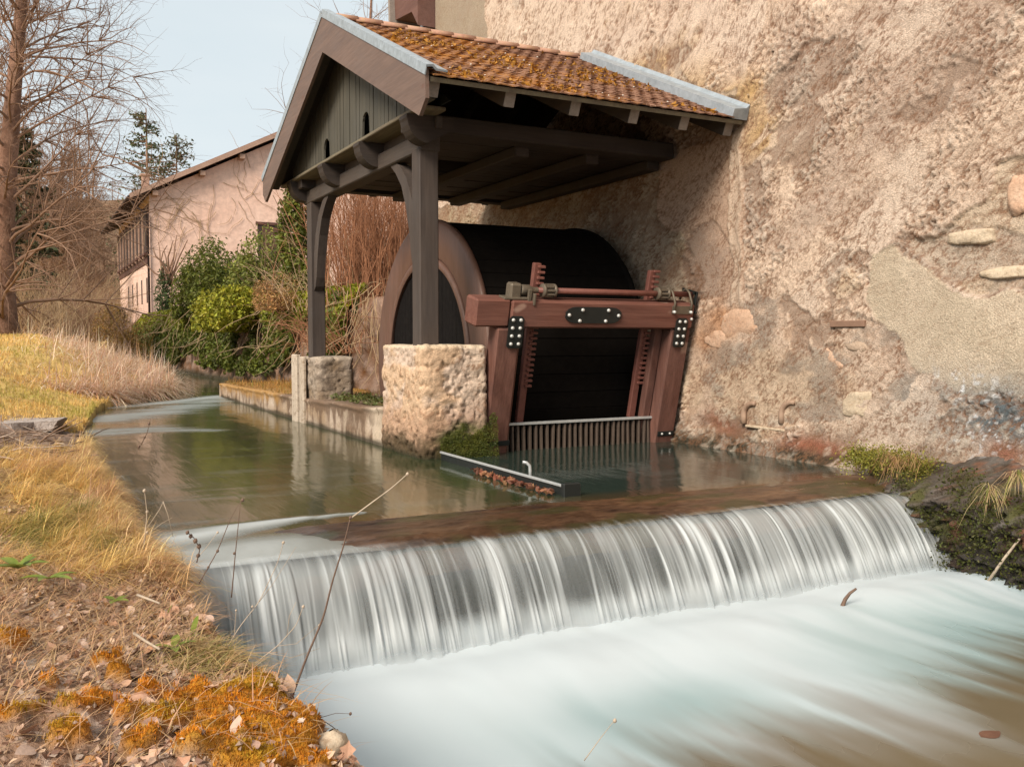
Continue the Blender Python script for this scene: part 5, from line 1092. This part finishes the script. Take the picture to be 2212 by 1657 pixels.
twig_shrub('red_stemmed_shrub', (6.5, 18.3, 1.75), 330, 3.1, (.5, .6), M['twig_red'], 'dense shrub of thin upright red-brown stems behind the waterwheel', 21, .011, tilt=.13)
twig_shrub('red_stemmed_shrub', (7.8, 19.8, 1.75), 200, 3.4, (.8, .7), M['twig_red'], 'second clump of red-brown stems nearer the mill corner', 22, .012, tilt=.15)
twig_shrub('bramble_bush', (5.95, 20.0, 1.75), 70, 1.7, (.6, 1.3), M['twig_tan'], 'tangle of pale arching bramble canes on the ivy wall', 23, .009, .22, -.10, 4, (-.3, 0))
twig_shrub('bramble_bush', (6.6, 23.0, 1.8), 12, 2.4, (.5, 1.2), M['twig_tan'], 'pale bare twigs reaching over the green bushes', 24, .010, .16, -.06, 5, (-.35, -.1))
twig_shrub('bramble_bush', (5.45, 17.6, 0.9), 90, 1.5, (.25, .9), M['twig_red'], 'brown dry canes hanging down the wall behind the posts', 25, .007, .2, -.12, 4, (-.3, 0))
bush('ivy_clump', (5.55, 17.7, 1.45), .35, .45, .8, 1500, .09, (.12, .145, .035), 'leafy ivy clump on the stone wall between the two posts', seed=13, lumps=5)
# bare underwood to the left, behind the large tree
for i, (u_, y_, s_) in enumerate(((95, 47, 3.4), (150, 52, 3.2), (205, 56, 3.0), (40, 50, 3.0), (250, 66, 3.5))):
    b = at(u_, 729, Y=y_); twig_shrub('bare_shrub', (b[0], y_, 1.0), 110, s_ * 1.2, (1.0, .9), M['twig_far'] if i % 2 else M['twig_tan'], ('bare tangled shrub beside the large tree trunk', 'bare brown shrub left of the pink house', 'bare shrub near the dark round bush', 'bare shrub behind the trunk of the large tree', 'tall bare shrub at the corner of the pink house')[i], 80 + i, .016, .18, -.05, 6)
# far hedge and garden wall
part_box('garden_wall_face', M['verge'], thing('garden_wall', (0, 66, 1), 'low pale garden wall behind the clipped hedge', 'wall'), (-6, 66, 0.6), (3.4, 66.3, 2.35), .03)
yh = 60; n_ = 6000; C_ = np.stack([RNG.uniform(-8, 3.6, n_), yh + RNG.uniform(-.4, .4, n_), 1.0 + RNG.uniform(0, .62, n_)], 1); hd = thing('clipped_hedge', (-1, yh, 1), 'low dark clipped hedge along the far end of the meadow', 'hedge'); leaf_quads(C_, .14, (.035, .045, .02), name='foliage', parent=hd)
# tree whose twigs show over the canopy roof
tp = [np.array([at(770, 729, Y=36)[0] + .1 * i, 36.0, 1.8 + 1.75 * i]) for i in range(9)]; T, Cn = bare_tree(tp, .20, 91, 26, 5, 3, 5.6, .75, .0, .2, .008); o = thing('bare_tree', tuple(tp[0]), 'slender leafless tree whose twigs show above the canopy roof', 'tree'); T.build('trunk', M['bark'], o, True); Cn.build('crown', M['twig'], o, True)

# ================================================================== bank plants
def blades(name, B, az, ln, lean, w, col, parent=None, mat=None, drop=0.5):
    """Curved tapering blades; lean 0 upright .. 1 flat."""
    B = np.asarray(B, float); n = len(B); az, ln, lean, w = (np.broadcast_to(np.asarray(q, float), (n,)) for q in (az, ln, lean, w))
    dh = np.stack([np.cos(az), np.sin(az), 0 * az], 1); sd = np.stack([-np.sin(az), np.cos(az), 0 * az], 1); V = []
    for t, ww in ((0, 1.0), (.35, .9), (.7, .6), (1.0, 0.06)):
        hor = ln * (lean * t ** 1.3); ver = ln * ((1 - .75 * lean) * t - drop * lean * t * t)
        c = B + dh * hor[:, None]; c[:, 2] += ver
        V += [c - sd * (w * ww * .5)[:, None], c + sd * (w * ww * .5)[:, None]]
    V = np.stack(V, 1).reshape(-1, 3); b0 = np.arange(n)[:, None] * 8
    Q = np.concatenate([b0 + np.array([k_, k_ + 1, k_ + 3, k_ + 2]) for k_ in (0, 2, 4)], 1).reshape(-1, 4)
    return link(name, np_mesh(name, V, Q, None, mat or M['grass'], False, np.clip(np.repeat(np.asarray(col, float), 8, 0), .004, .9)), parent)
def on_bank(x, y): return np.stack([x, y, ground_h(x, y)], 1)
def jitc(c, n, a=.25): return np.array(c) * RNG.uniform(1 - a, 1 + a, (n, 1)) * RNG.uniform(.92, 1.08, (n, 3))
# long golden grass lolling over the edge
n_ = 46000; y = RNG.uniform(4.35, 10.2, n_); x = edge_x(y) - 0.03 - np.abs(RNG.normal(0, .42, n_)) - (RNG.random(n_) < .25) * RNG.uniform(0, .6, n_)
g = fbm(x * 5, y * 3.2, 0, 4, 421); kp = (g > .46) & (RNG.random(n_) < np.interp(y, [4.3, 5.0, 8.5, 10.2], [.35, 1, 1, .35])); x, y, g = x[kp], y[kp], g[kp]; n_ = len(x)
B = on_bank(x, y); e = edge_x(y) - x; az = RNG.normal(-.55, .8, n_) + 1.5 * (fbm(x * 4, y * 3, 7, 2, 422) - .5)
ln = RNG.uniform(.10, .34, n_) * (0.55 + g); lean = np.clip(RNG.normal(.78, .2, n_), .15, 1.1)
col = jitc((.80, .52, .19), n_, .4); pk = sstep(.5, .62, fbm(x * 3, y * 2, 9, 3, 423))[:, None]; col = col + (jitc((.66, .43, .28), n_) - col) * pk * .8
for u_, v_, rr_ in ((70, 1085, .17), (215, 1130, .12), (40, 1130, .14), (170, 1060, .10)):
    p = at(u_, v_, Z=.22); gm = (np.exp(-((x - p[0]) ** 2 + ((y - p[1]) * .45) ** 2) / rr_ ** 2) * (RNG.random(n_) < .6))[:, None]; col = col + (jitc((.20, .21, .04), n_) - col) * np.clip(gm * 1.3, 0, 1)
tag(blades('golden_grass', B, az, ln, lean, RNG.uniform(.002, .0048, n_), col), 'long golden dry grass lolling over the bank edge', kind='stuff')
# shaggy straw clumps hanging over the brink
n_ = 9000; cy_ = 4.5 + 6.5 * RNG.random(46) ** 1.3; k_ = RNG.integers(0, 46, n_); y = cy_[k_] + RNG.normal(0, .10, n_); x = edge_x(y) - .03 - np.abs(RNG.normal(0, .07, n_)); B = on_bank(x, y); B[:, 2] += .03
col = jitc((.80, .55, .26), n_, .35); br = (RNG.random(46) < .35)[k_][:, None]; col = np.where(br, jitc((.50, .30, .16), n_, .35), col)
tag(blades('hanging_straw', B, RNG.normal(-.35, .6, n_) + (RNG.random(46)[k_] - .5) * 1.2, RNG.uniform(.16, .42, n_), np.clip(RNG.normal(.62, .15, n_), .2, .95), RNG.uniform(.0022, .005, n_), col, drop=1.0), 'shaggy straw clumps hanging over the water', kind='stuff')
# short meadow grass
n_ = 22000; y = 12.4 + 30 * RNG.random(n_) ** 1.6; x = np.minimum(edge_x(y) - .05, RNG.uniform(-1.2, 1.0, n_) + .06 * (y - 10)); x = np.where(y > 19, RNG.uniform(-3, .4, n_), x); B = on_bank(x, y); g = fbm(x * 1.5, y * .9, 0, 4, 431)[:, None]
col = jitc((.74, .49, .17), n_, .25); col = col + (jitc((.36, .32, .07), n_) - col) * sstep(.5, .62, g) * .8
tag(blades('meadow_grass', B, RNG.uniform(0, 6.28, n_), RNG.uniform(.05, .14, n_), RNG.uniform(.1, .7, n_), .004 + .0004 * y, col), 'short yellow meadow grass on the far bank', kind='stuff')
# pale reed bed bent over into the stream
n_ = 17000; y = 17.5 + 17 * RNG.random(n_) ** 1.1; x = edge_x(y) - np.abs(RNG.normal(0, 1.0, n_)) * np.interp(y, [17, 20, 34], [.5, 1, 1.1]) + .05; kp = (x > -.7 + .03 * (y - 17)) & (fbm(x * 1.6, y * 1.2, 0, 3, 441) > .36); x, y = x[kp], y[kp]; n_ = len(x); B = on_bank(x, y); B[:, 2] = np.maximum(B[:, 2], -.02)
az = RNG.normal(-.8, 1.0, n_); col = jitc((.86, .63, .48), n_, .28); bl = (RNG.random(n_) < .25)[:, None]; col = np.where(bl, jitc((.66, .40, .22), n_), col)
tag(blades('dry_reeds', B, az, RNG.uniform(.45, 1.05, n_), np.clip(RNG.normal(.74, .25, n_), .05, 1.15), RNG.uniform(.007, .016, n_), col, drop=.6), 'pale straw reeds bent over into the stream', kind='stuff')
# grass and straw along the divider strip
n_ = 3800; y = RNG.uniform(13.4, 19.1, n_); x = RNG.uniform(3.48, 4.9, n_); B = np.stack([x, y, np.full(n_, .28) + .04 * RNG.random(n_)], 1); col = jitc((.44, .24, .07), n_, .35); gm = (RNG.random(n_) < .15)[:, None]; col = np.where(gm, jitc((.16, .17, .03), n_), col)
tag(blades('strip_grass', B, RNG.normal(3.1, 1.3, n_), RNG.uniform(.06, .22, n_), RNG.uniform(.2, 1.0, n_), .007, col), 'rusty dry grass on top of the dividing wall', kind='stuff')
n_ = 900; y = RNG.uniform(9.6, 12.6, n_); x = RNG.uniform(3.6, 4.2, n_); B = np.stack([x, y, np.full(n_, .40)], 1); leaf_o = leaf_quads(B + RNG.normal(0, .02, (n_, 3)), .05, (.11, .12, .03), name='island_moss'); tag(leaf_o, 'low moss between the pier and the stone block', kind='stuff')
# straw scattered on the near bank
n_ = 8000; y = RNG.uniform(2.3, 5.2, n_); x = edge_x(y) - .02 - RNG.uniform(0, 1.0, n_); kp = (RNG.random(n_) < np.interp(y, [2.3, 3.2, 3.6, 5.2], [.15, .3, .9, 1])); x, y = x[kp], y[kp]; n_ = len(x); B = on_bank(x, y); B[:, 2] += .008
col = jitc((.56, .36, .20), n_, .35); tag(blades('straw', B, RNG.normal(-.4, 1.4, n_), RNG.uniform(.06, .24, n_), RNG.uniform(.55, 1.05, n_), RNG.uniform(.0018, .004, n_), col, drop=.30), 'loose straw scattered over the near bank', kind='stuff')
# tuft with green blades at the brink
p = at(440, 1435, Z=.05); n_ = 1500; x = p[0] + RNG.normal(0, .07, n_); y = p[1] + RNG.normal(0, .10, n_); x = np.minimum(x, edge_x(y) - .01); B = on_bank(x, y); col = jitc((.52, .38, .17), n_, .3); gm = (RNG.random(n_) < .14)[:, None]; col = np.where(gm, jitc((.18, .21, .03), n_), col)
o = thing('grass_tuft', tuple(p), 'straw-coloured grass tuft with a few green blades at the bank brink', 'grass tuft'); blades('blade', B, RNG.normal(-.5, 1.0, n_), RNG.uniform(.06, .24, n_), RNG.uniform(.55, 1.1, n_), RNG.uniform(.002, .0042, n_), col, o)
tag(bpy.data.objects['blade'], kind='stuff')
# orange moss pile
n_ = 90000; y = RNG.uniform(2.25, 4.0, n_); x = RNG.uniform(-.2, .95, n_); mk = moss_m(x, y); kp = (mk > .25) & (x < edge_x(y) + .02); x, y = x[kp], y[kp]; n_ = len(x); B = on_bank(x, y); v_ = fbm(x * 9, y * 9, 0, 3, 451)[:, None]
col = jitc((.62, .25, .022), n_, .32) * (.55 + .9 * v_); dk = sstep(.55, .66, fbm(x * 16, y * 16, 4, 3, 452))[:, None]; col = col + (jitc((.30, .15, .025), n_) - col) * dk * .7; yg = sstep(.58, .68, fbm(x * 6, y * 6, 14, 2, 453))[:, None]; col = col + (jitc((.50, .34, .03), n_) - col) * yg * .7
tag(blades('orange_moss', B, RNG.uniform(0, 6.28, n_), RNG.uniform(.006, .022, n_), RNG.uniform(.1, .8, n_), RNG.uniform(.002, .0045, n_), col, drop=.2), 'cushions of orange moss spread over the near bank', kind='stuff')
# dead leaves: the nearest ones each a leaf, the rest as litter
def leaf_shape(seed, n=6):
    r = random.Random(seed); half = []; lob = seed % 3 == 2
    for i in range(n + 1):
        t = i / n; w = math.sin(math.pi * t ** .8) * .30 * (1 + (.35 * (-1) ** i if lob else 0)); half.append((t - .5, max(w, .004)))
    V, Q = [], []; c1, c2 = r.uniform(-.5, .7), r.uniform(-.6, .6)
    for t, w in half:
        z = c1 * (t * t - .1) * .8
        V += [(t, -w, z + abs(c2) * w * .8), (t, 0, z), (t, w, z + c2 * w * .8)]
    for i in range(n): Q += [[3 * i, 3 * i + 3, 3 * i + 4, 3 * i + 1], [3 * i + 1, 3 * i + 4, 3 * i + 5, 3 * i + 2]]
    return np.array(V), Q
shapes = [leaf_shape(s_) for s_ in range(9)]; lows_ = [leaf_shape(s_, 3) for s_ in range(9)]; lme = [np_mesh('leaf', V, Q, None, M['deadleaf'], False) for V, Q in shapes]
r = random.Random(77); made = 0
while made < 290:
    y = r.uniform(2.3, 4.6); x = float(edge_x(y)) - .02 - abs(r.gauss(0, .42))
    if float(moss_m(np.array([x]), np.array([y]))[0]) > .5 and r.random() < .88: continue
    z = float(ground_h(np.array([x]), np.array([y]))[0]); o = link('leaf', lme[r.randrange(9)], ground); s_ = r.uniform(.025, .062) * (1.25 if y < 3 else 1)
    o.matrix_basis = Matrix.Translation((x, y, z + .012)) @ Euler((r.gauss(0, .5), r.gauss(0, .5), r.uniform(0, 6.28))).to_matrix().to_4x4() @ Matrix.Scale(s_, 4); made += 1
n_ = 0; VV, QQ, CC = [], [], []
pal = [(.70, .50, .34), (.52, .30, .20), (.64, .45, .33), (.44, .27, .20), (.63, .49, .39), (.54, .28, .11), (.32, .18, .12)]
while n_ < 9000:
    y = 2.25 + 4.5 * r.random() ** 1.3; x = float(edge_x(y)) + .0 - abs(r.gauss(0, .5))
    if y < 4 and float(moss_m(np.array([x]), np.array([y]))[0]) > .4 and r.random() < .9: n_ += 1; continue
    VV.append((x, y)); n_ += 1
VV = np.array(VV); zz_ = ground_h(VV[:, 0], VV[:, 1]); mb = MB()
for (x, y), z in zip(VV, zz_):
    V, Q = lows_[r.randrange(9)]; R_ = np.array(Euler((r.gauss(0, .6), r.gauss(0, .6), r.uniform(0, 6.28))).to_matrix()); mb.add(V * r.uniform(.010, .036) @ R_.T + np.array([x, y, z + .006]), Q, [], np.array(pal[r.randrange(7)]) * r.uniform(.65, 1.25))
tag(mb.build('leaf_litter', M['grass']), 'small crumpled dead leaves covering the near bank', kind='stuff')
# pebbles and crumbs
mb = MB()
for i in range(1300):
    y = 2.25 + 2.6 * r.random() ** 1.4; x = float(edge_x(y)) - .01 - abs(r.gauss(0, .45))
    if float(moss_m(np.array([x]), np.array([y]))[0]) > .3 and r.random() < .85: continue
    z = float(ground_h(np.array([x]), np.array([y]))[0]); s_ = r.uniform(.004, .013); V = RNG.normal(0, s_ * .6, (6, 3)) * .35 + np.array([[s_, 0, 0], [-s_, 0, 0], [0, s_ * .8, 0], [0, -s_ * .8, 0], [0, 0, s_ * .7], [0, 0, -s_ * .5]]) + (x, y, z + .004)
    mb.add(V, [], [[0, 2, 4], [2, 1, 4], [1, 3, 4], [3, 0, 4], [2, 0, 5], [1, 2, 5], [3, 1, 5], [0, 3, 5]], np.array(r.choice(((.66, .50, .38), (.50, .35, .26), (.78, .63, .49), (.40, .27, .2)))) * r.uniform(.7, 1.1))
tag(mb.build('pebbles', M['grass']), 'pale crumbs and pebbles between the leaves', kind='stuff')
# twigs and debris on the bare patch of bank
m = MB(); rr = random.Random(61)
for i in range(70):
    y = rr.uniform(9.2, 13.2); x = float(edge_x(y)) - .05 - rr.random() * .9; z = float(ground_h(np.array([x]), np.array([y]))[0]) + .02; P, _ = wander((x, y, z), (rr.gauss(0, 1), rr.gauss(0, .6), .12), rr.uniform(.15, .6), 4, .12, -.02, rr); m.tube(P, np.linspace(.010, .004, 5), 4, False, np.array(rr.choice(((.36, .24, .17), (.55, .43, .34), (.2, .13, .09)))))
tag(m.build('twig_debris', M['grass'], None, True), 'dark twigs and debris on the bare patch of the bank', kind='stuff')
# sticks, flat stone
def stick(name, pts, r0, r1, mat, label, cat='stick', k=6, group=None):
    o = MB().tube(pts, np.linspace(r0, r1, len(pts)), k).build(name, mat, None, True); return tag(o, label, cat, group)
M['stem'] = m_plain('stem_brown', (.16, .10, .07), .7, sc=20); M['stem_pale'] = m_plain('stem_pale', (.50, .40, .30), .7, sc=20)
def bankp(u, v, z=.1): return at(u, v, Z=z)
c_ = at(60, 908, Z=.2); rr = random.Random(3); ol = [(.52 * math.cos(q) * rr.uniform(.75, 1.15), .62 * math.sin(q) * rr.uniform(.7, 1.15)) for q in np.linspace(0, 6.28, 13, endpoint=False)]
m = MB(); m.prism(ol, -.12, .0, lambda p, q, d: (c_[0] + p * (1 - .2 * (d < -.05)), c_[1] + q, .205 + d + .03 * p - .03 * q + .012 * math.sin(9 * p + 7 * q))); m.build('flat_stone', m_stone('slab_pink_grey', (.40, .33, .29), (.54, .46, .41), (.22, .15, .11), 5, .9, .9, .03, 25))
tag(bpy.data.objects['flat_stone'], 'flat pinkish grey stone half sunk in the bank grass', 'stone')
for i, (u_, v_, sx_, sy_, sz_, lb) in enumerate(((30, 905, .09, .3, .06, 'small brown stone at the end of the flat stone'), (300, 1540, .035, .03, .02, 'small pinkish stone amid leaves and orange moss'), (120, 1450, .06, .045, .025, 'grey flat flake of stone on the leaf litter'), (400, 1595, .05, .045, .035, 'grey crumbly stone under the moss cushion'), (715, 1625, .05, .05, .05, 'pale stone at the tip of the near bank'), (35, 1470, .08, .07, .05, 'dark lump of earth and stone at the frame edge'))):
    p = at(u_, v_, Z=.13 if i == 0 else .06); lump('bank_stone', (p[0], p[1], p[2]), (sx_, sy_, sz_), stone_mats[(1, 0, 1, 1, 2, 1)[i]], None, 620 + i); o = [q for q in bpy.data.objects if q.name.startswith('bank_stone')][-1]; tag(o, lb, 'stone', None)
# dry stems at the brink, each traced in its own upright plane
def stem(pts, Y, r0, mat, label, buds=(), side=(), name='dry_stem'):
    P = np.array([at(u_, v_, Y=Y - .05 * i / (len(pts) - 1)) for i, (u_, v_) in enumerate(pts)]); t = np.linspace(0, 1, len(P)); tt = np.linspace(0, 1, 4 * len(P)); Ps = np.stack([np.interp(tt, t, P[:, j]) for j in range(3)], 1)
    Ps[1:-1] = .25 * Ps[:-2] + .5 * Ps[1:-1] + .25 * Ps[2:]
    o = thing(name, tuple(P[0]), label, 'plant stem'); m = MB(); m.tube(Ps, np.linspace(r0, r0 * .5, len(Ps)), 6)
    for sp in side: Y0_ = Y - .05 * min(range(len(pts)), key=lambda i: (pts[i][0] - sp[0][0]) ** 2 + (pts[i][1] - sp[0][1]) ** 2) / (len(pts) - 1); Q_ = np.array([at(u_, v_, Y=Y0_) for u_, v_ in sp]); m.tube(Q_, np.linspace(r0 * .6, r0 * .35, len(Q_)), 5)
    m.build('stalk', mat, o, True)
    for u_, v_, s_ in buds:
        allp = [(q[0], q[1], Y - .05 * i / (len(pts) - 1)) for i, q in enumerate(pts)] + [(q[0], q[1], Y - .05 * min(range(len(pts)), key=lambda i: (pts[i][0] - sp[0][0]) ** 2 + (pts[i][1] - sp[0][1]) ** 2) / (len(pts) - 1)) for sp in side for q in sp]; c = at(u_, v_, Y=min(allp, key=lambda q: (q[0] - u_) ** 2 + (q[1] - v_) ** 2)[2]); MB().lathe([(0, -s_ * 1.3), (s_ * .8, -s_ * .6), (s_, 0), (s_ * .6, s_ * .8), (0, s_ * 1.2)], c, (.3, 0, 1), 8).build('seed_head', mat, o, True)
    return o
stem([(628, 1512), (660, 1425), (700, 1330), (718, 1255), (742, 1180), (756, 1122)], 3.05, .0042, M['stem'], 'long dark curved stem leaning across the waterfall', [(757, 1118, .006)])
stem([(757, 1120), (800, 1088), (845, 1055), (880, 1024)], 3.02, .0030, M['stem_pale'], 'pale straw tip bent from the long dark stem', [(880, 1024, .006)])
stem([(500, 1290), (508, 1200), (520, 1082)], 4.2, .0030, M['stem'], 'upright thin brown stem with a bead of seed on top', [(524, 1080, .008), (506, 1195, .006)])
stem([(430, 1260), (470, 1190), (498, 1120), (518, 1086)], 4.25, .0028, M['stem'], 'slanting brown stem meeting the upright one', [(470, 1190, .007), (450, 1225, .006)])
stem([(310, 1190), (318, 1110), (312, 1060)], 5.0, .0035, M['stem_pale'], 'short pale stem with knots at the grass edge', [(312, 1060, .009), (318, 1105, .008), (318, 1150, .007)], side=[[(318, 1140), (345, 1100), (352, 1085)], [(318, 1155), (350, 1130), (372, 1118)], [(352, 1083), (362, 1110), (374, 1160)]])
stem([(305, 960), (318, 935), (325, 905)], 8.0, .004, M['stem'], 'dark weed stalk standing over the pool upstream', [(300, 965, .012), (312, 945, .010), (322, 915, .010)], side=[[(305, 960), (290, 985), (285, 1010)]])
stem([(425, 1215), (432, 1185), (418, 1160), (404, 1150)], 4.5, .003, M['stem'], 'curled dark fern-like stem over the white water', [(428, 1200, .010), (430, 1180, .011), (422, 1168, .011), (412, 1158, .010), (405, 1150, .009)])
stem([(470, 1430), (520, 1350), (560, 1300), (600, 1215), (612, 1172)], 3.6, .0022, M['stem_pale'], 'thin whitish stem rising over the left of the fall', [(612, 1172, .006), (545, 1310, .005)], side=[[(560, 1300), (590, 1260), (640, 1180)]])
stem([(540, 1440), (600, 1395), (640, 1350), (655, 1310)], 3.3, .0022, M['stem_pale'], 'pale branching twig at the foot of the fall', [(655, 1310, .006), (690, 1350, .005)], side=[[(600, 1395), (640, 1390), (700, 1340)], [(580, 1410), (630, 1420), (690, 1400)], [(620, 1375), (625, 1330), (640, 1300)]])
stem([(600, 1480), (660, 1530), (720, 1570), (742, 1590)], 2.75, .0018, M['stem'], 'fine dark twig with black seed beads over the white pool', [(742, 1590, .005), (757, 1541, .005), (700, 1605, .004), (728, 1578, .005)], side=[[(690, 1550), (725, 1540), (757, 1541)], [(660, 1530), (690, 1560), (700, 1605)]])
stem([(490, 1470), (505, 1390), (510, 1320)], 3.5, .0020, M['stem_pale'], 'short straw stalk in the tuft at the brink', [(510, 1318, .004)])
stem([(380, 1300), (400, 1230), (440, 1190), (470, 1150)], 4.6, .0022, M['stem_pale'], 'pale leaning stalk by the curled stem', [(470, 1150, .006)], side=[[(400, 1230), (390, 1190), (370, 1165)]])
stem([(1262, 1642), (1300, 1590), (1325, 1558)], 2.2, .0016, M['stem_pale'], 'single straw rising from below with a brown bud', [(1328, 1556, .006)])
stick('floating_twig', [at(1817, 1330, Z=-.54), at(1820, 1308, Z=-.49), at(1826, 1294, Z=-.45), at(1836, 1281, Z=-.41), at(1850, 1271, Z=-.38)], .017, .007, M['stem'], 'short dark twig sticking out of the white water')
V, Q = shapes[1]; p = at(2140, 1585, Z=-.523); tag(link('drowned_leaf', np_mesh('drowned_leaf', V * np.array([.13, .13, .004]), Q, None, m_plain('leaf_red', (.15, .07, .045), .4), True), None, tuple(p)), 'reddish dead leaf drifting on the brown edge of the pool', 'leaf')
for i, (pts, lb) in enumerate(((((700 * .424 + 0, 1285), (345, 1303)), 'short broken pale stick on the leaf litter'), (((120, 1290), (60, 1318), (10, 1325)), 'thin straw-coloured stick lying in the litter'), (((20, 1190), (60, 1225), (130, 1262)), 'long pale stick lying over the brown litter'), (((290, 1368), (315, 1385), (345, 1402)), 'bone-white twig near the green tuft'))):
    stick('stick', [at(u_, v_, Z=.13) for u_, v_ in pts], .006, .004, M['stem_pale'], lb)
# green broad-leaved plants
k = NT('green_leaf'); gcol = k.mix(k.ramp(k.noise(25, 3), [(.3, 0), (.7, 1)]), (.13, .19, .02), (.26, .30, .05)); pz_ = k.pbsdf(gcol, .5).outputs[0]; tz_ = k.n('ShaderNodeBsdfTranslucent'); k.l(gcol, tz_.inputs[0]); mz = k.n('ShaderNodeMixShader'); mz.inputs[0].default_value = .3; k.l(pz_, mz.inputs[1]); k.l(tz_.outputs[0], mz.inputs[2]); M['green'] = k.done(mz.outputs[0])
def leaf_plant(base, leaves, label):
    o = thing('green_plant', tuple(base), label, 'plant'); base = np.array(base)
    for az, el, ln, w in leaves:
        d = np.array([math.cos(az) * math.cos(el), math.sin(az) * math.cos(el), math.sin(el)]); sd = np.array([-math.sin(az), math.cos(az), 0]); n = 7; V, Q = [], []
        for i in range(n + 1):
            t = i / n; ww = w * math.sin(math.pi * min(1, .06 + .94 * t) ** .9) ** .8 * .5; c = base + d * ln * t - np.array([0, 0, ln * .25 * t * t]); up_ = np.array([0, 0, ww * .35]); V += [c - sd * ww + up_, c, c + sd * ww + up_]
        for i in range(n): Q += [[3 * i, 3 * i + 3, 3 * i + 4, 3 * i + 1], [3 * i + 1, 3 * i + 4, 3 * i + 5, 3 * i + 2]]
        link('leaf', np_mesh('leaf', V, Q, None, M['green'], True), o)
leaf_plant(at(352, 1352, Z=.06), [(-.2, 1.25, .12, .035), (2.6, .5, .07, .03)], 'single upright broad green leaf at the brink')
leaf_plant(at(412, 1385, Z=.05), [(.4, 1.3, .13, .036), (-1.2, .4, .09, .04), (2.8, .3, .09, .035)], 'taller upright green leaf above the straw tuft')
leaf_plant(at(375, 1400, Z=.09), [(-1.6, .4, .10, .035), (-.3, .5, .09, .03), (3.0, .4, .09, .03), (1.2, .7, .08, .03)], 'low rosette of green leaves in the tuft')
leaf_plant(at(40, 1228, Z=.22), [(-1.2, .5, .14, .05), (-.2, .4, .13, .05), (.8, .5, .12, .045), (2.2, .5, .14, .05), (3.6, .45, .13, .05), (-2.2, .6, .12, .04), (.3, .9, .10, .04)], 'leafy green plant in the dry grass at the picture edge')
leaf_plant(at(105, 1250, Z=.20), [(-.8, .3, .13, .04), (.2, .3, .12, .04), (2.9, .3, .12, .04), (-2, .4, .1, .035)], 'flat green leaves spreading beside the leafy plant')
leaf_plant(at(250, 1300, Z=.12), [(-.8, .4, .07, .03), (.6, .4, .07, .03), (2.4, .5, .07, .03), (-2, .4, .06, .03)], 'small green seedling on the leaf litter')
# moss and hanging straw on the rock
n_ = 6000; y = RNG.uniform(4.95, 5.75, n_); x = 6.40 + RNG.normal(0, .09, n_); z = .17 + .10 * (fbm(y * 5, x * 5, 0, 3, 461) - .3) + RNG.normal(0, .045, n_) - .35 * np.clip(5.25 - y, 0, 1) - .5 * np.clip(6.36 - x, 0, .3); o = leaf_quads(np.stack([x, y, z], 1), .022, (.25, .235, .04), name='moss', jit=.4)
tag(o, 'yellow-green moss cushion on the rock above the fall', kind='stuff')
# moss and damp growth on the dark rock
n_ = 9000; y = RNG.uniform(3.0, 5.2, n_); z = RNG.uniform(-.5, .22, n_); g = fbm(y * 4, z * 4, 9, 3, 471); kp = g > .52; y, z = y[kp], z[kp]; x = np.interp(z, [-.5, -.06, .2, .46], [5.93, 5.95, 6.2, 6.55]) + RNG.normal(0, .05, len(y)); tag(leaf_quads(np.stack([x, y, z], 1), .024, (.07, .075, .015), name='rock_moss', jit=.5), 'dark green moss and liverwort on the wet rock', kind='stuff')
n_ = 170; y = RNG.uniform(4.98, 5.34, n_); B = np.stack([6.30 + RNG.normal(0, .06, n_), y, .20 + RNG.normal(0, .03, n_)], 1); o = thing('hanging_grass', (6.3, 5.1, .2), 'pale dry grass hanging from the moss beside the fall', 'grass tuft'); b_ = blades('blade', B, RNG.normal(3.6, 1.0, n_), RNG.uniform(.08, .36, n_), RNG.uniform(.35, .8, n_), .005, jitc((.40, .25, .12), n_, .45), o, drop=1.7); tag(b_, kind='stuff')
for i, (u_, v_, lb) in enumerate(((2140, 1060, 'spidery green and straw tuft on the dark rock'), (2200, 1030, 'dry hanging roots at the frame edge of the rock'))):
    p = at(u_, v_, X=6.05); n_ = 60; o = thing('hanging_grass', tuple(p), lb, 'grass tuft'); col = jitc((.50, .38, .20), n_, .3); col[:16] = jitc((.18, .20, .04), 16)
    b_ = blades('blade', p + RNG.normal(0, .02, (n_, 3)), RNG.normal(3.6, .9, n_), RNG.uniform(.10, .36, n_), RNG.uniform(.4, .8, n_), .006, col, o, drop=1.5); tag(b_, kind='stuff')
stick('bare_stick', [at(2135, 1255, X=5.85), at(2170, 1205, X=5.9), at(2205, 1160, X=5.95)], .012, .008, M['stem_pale'], 'pale stick leaning on the dark rock at the water')
# leaves caught along the steel divider
mb = MB()
for i in range(160):
    V, Q = shapes[r.randrange(9)]; R_ = np.array(Euler((r.gauss(0, .7), r.gauss(0, .7), r.uniform(0, 6.28))).to_matrix()); mb.add(V * r.uniform(.03, .075) @ R_.T + np.array([3.54 - abs(r.gauss(0, .05)), r.uniform(6.0, 7.4), .025]), Q, [], np.array(r.choice(((.30, .10, .06), (.40, .18, .10), (.22, .10, .07), (.5, .27, .14)))) * r.uniform(.6, 1.2))
tag(mb.build('caught_leaves', M['grass']), 'wet red-brown leaves caught against the steel divider', kind='stuff')
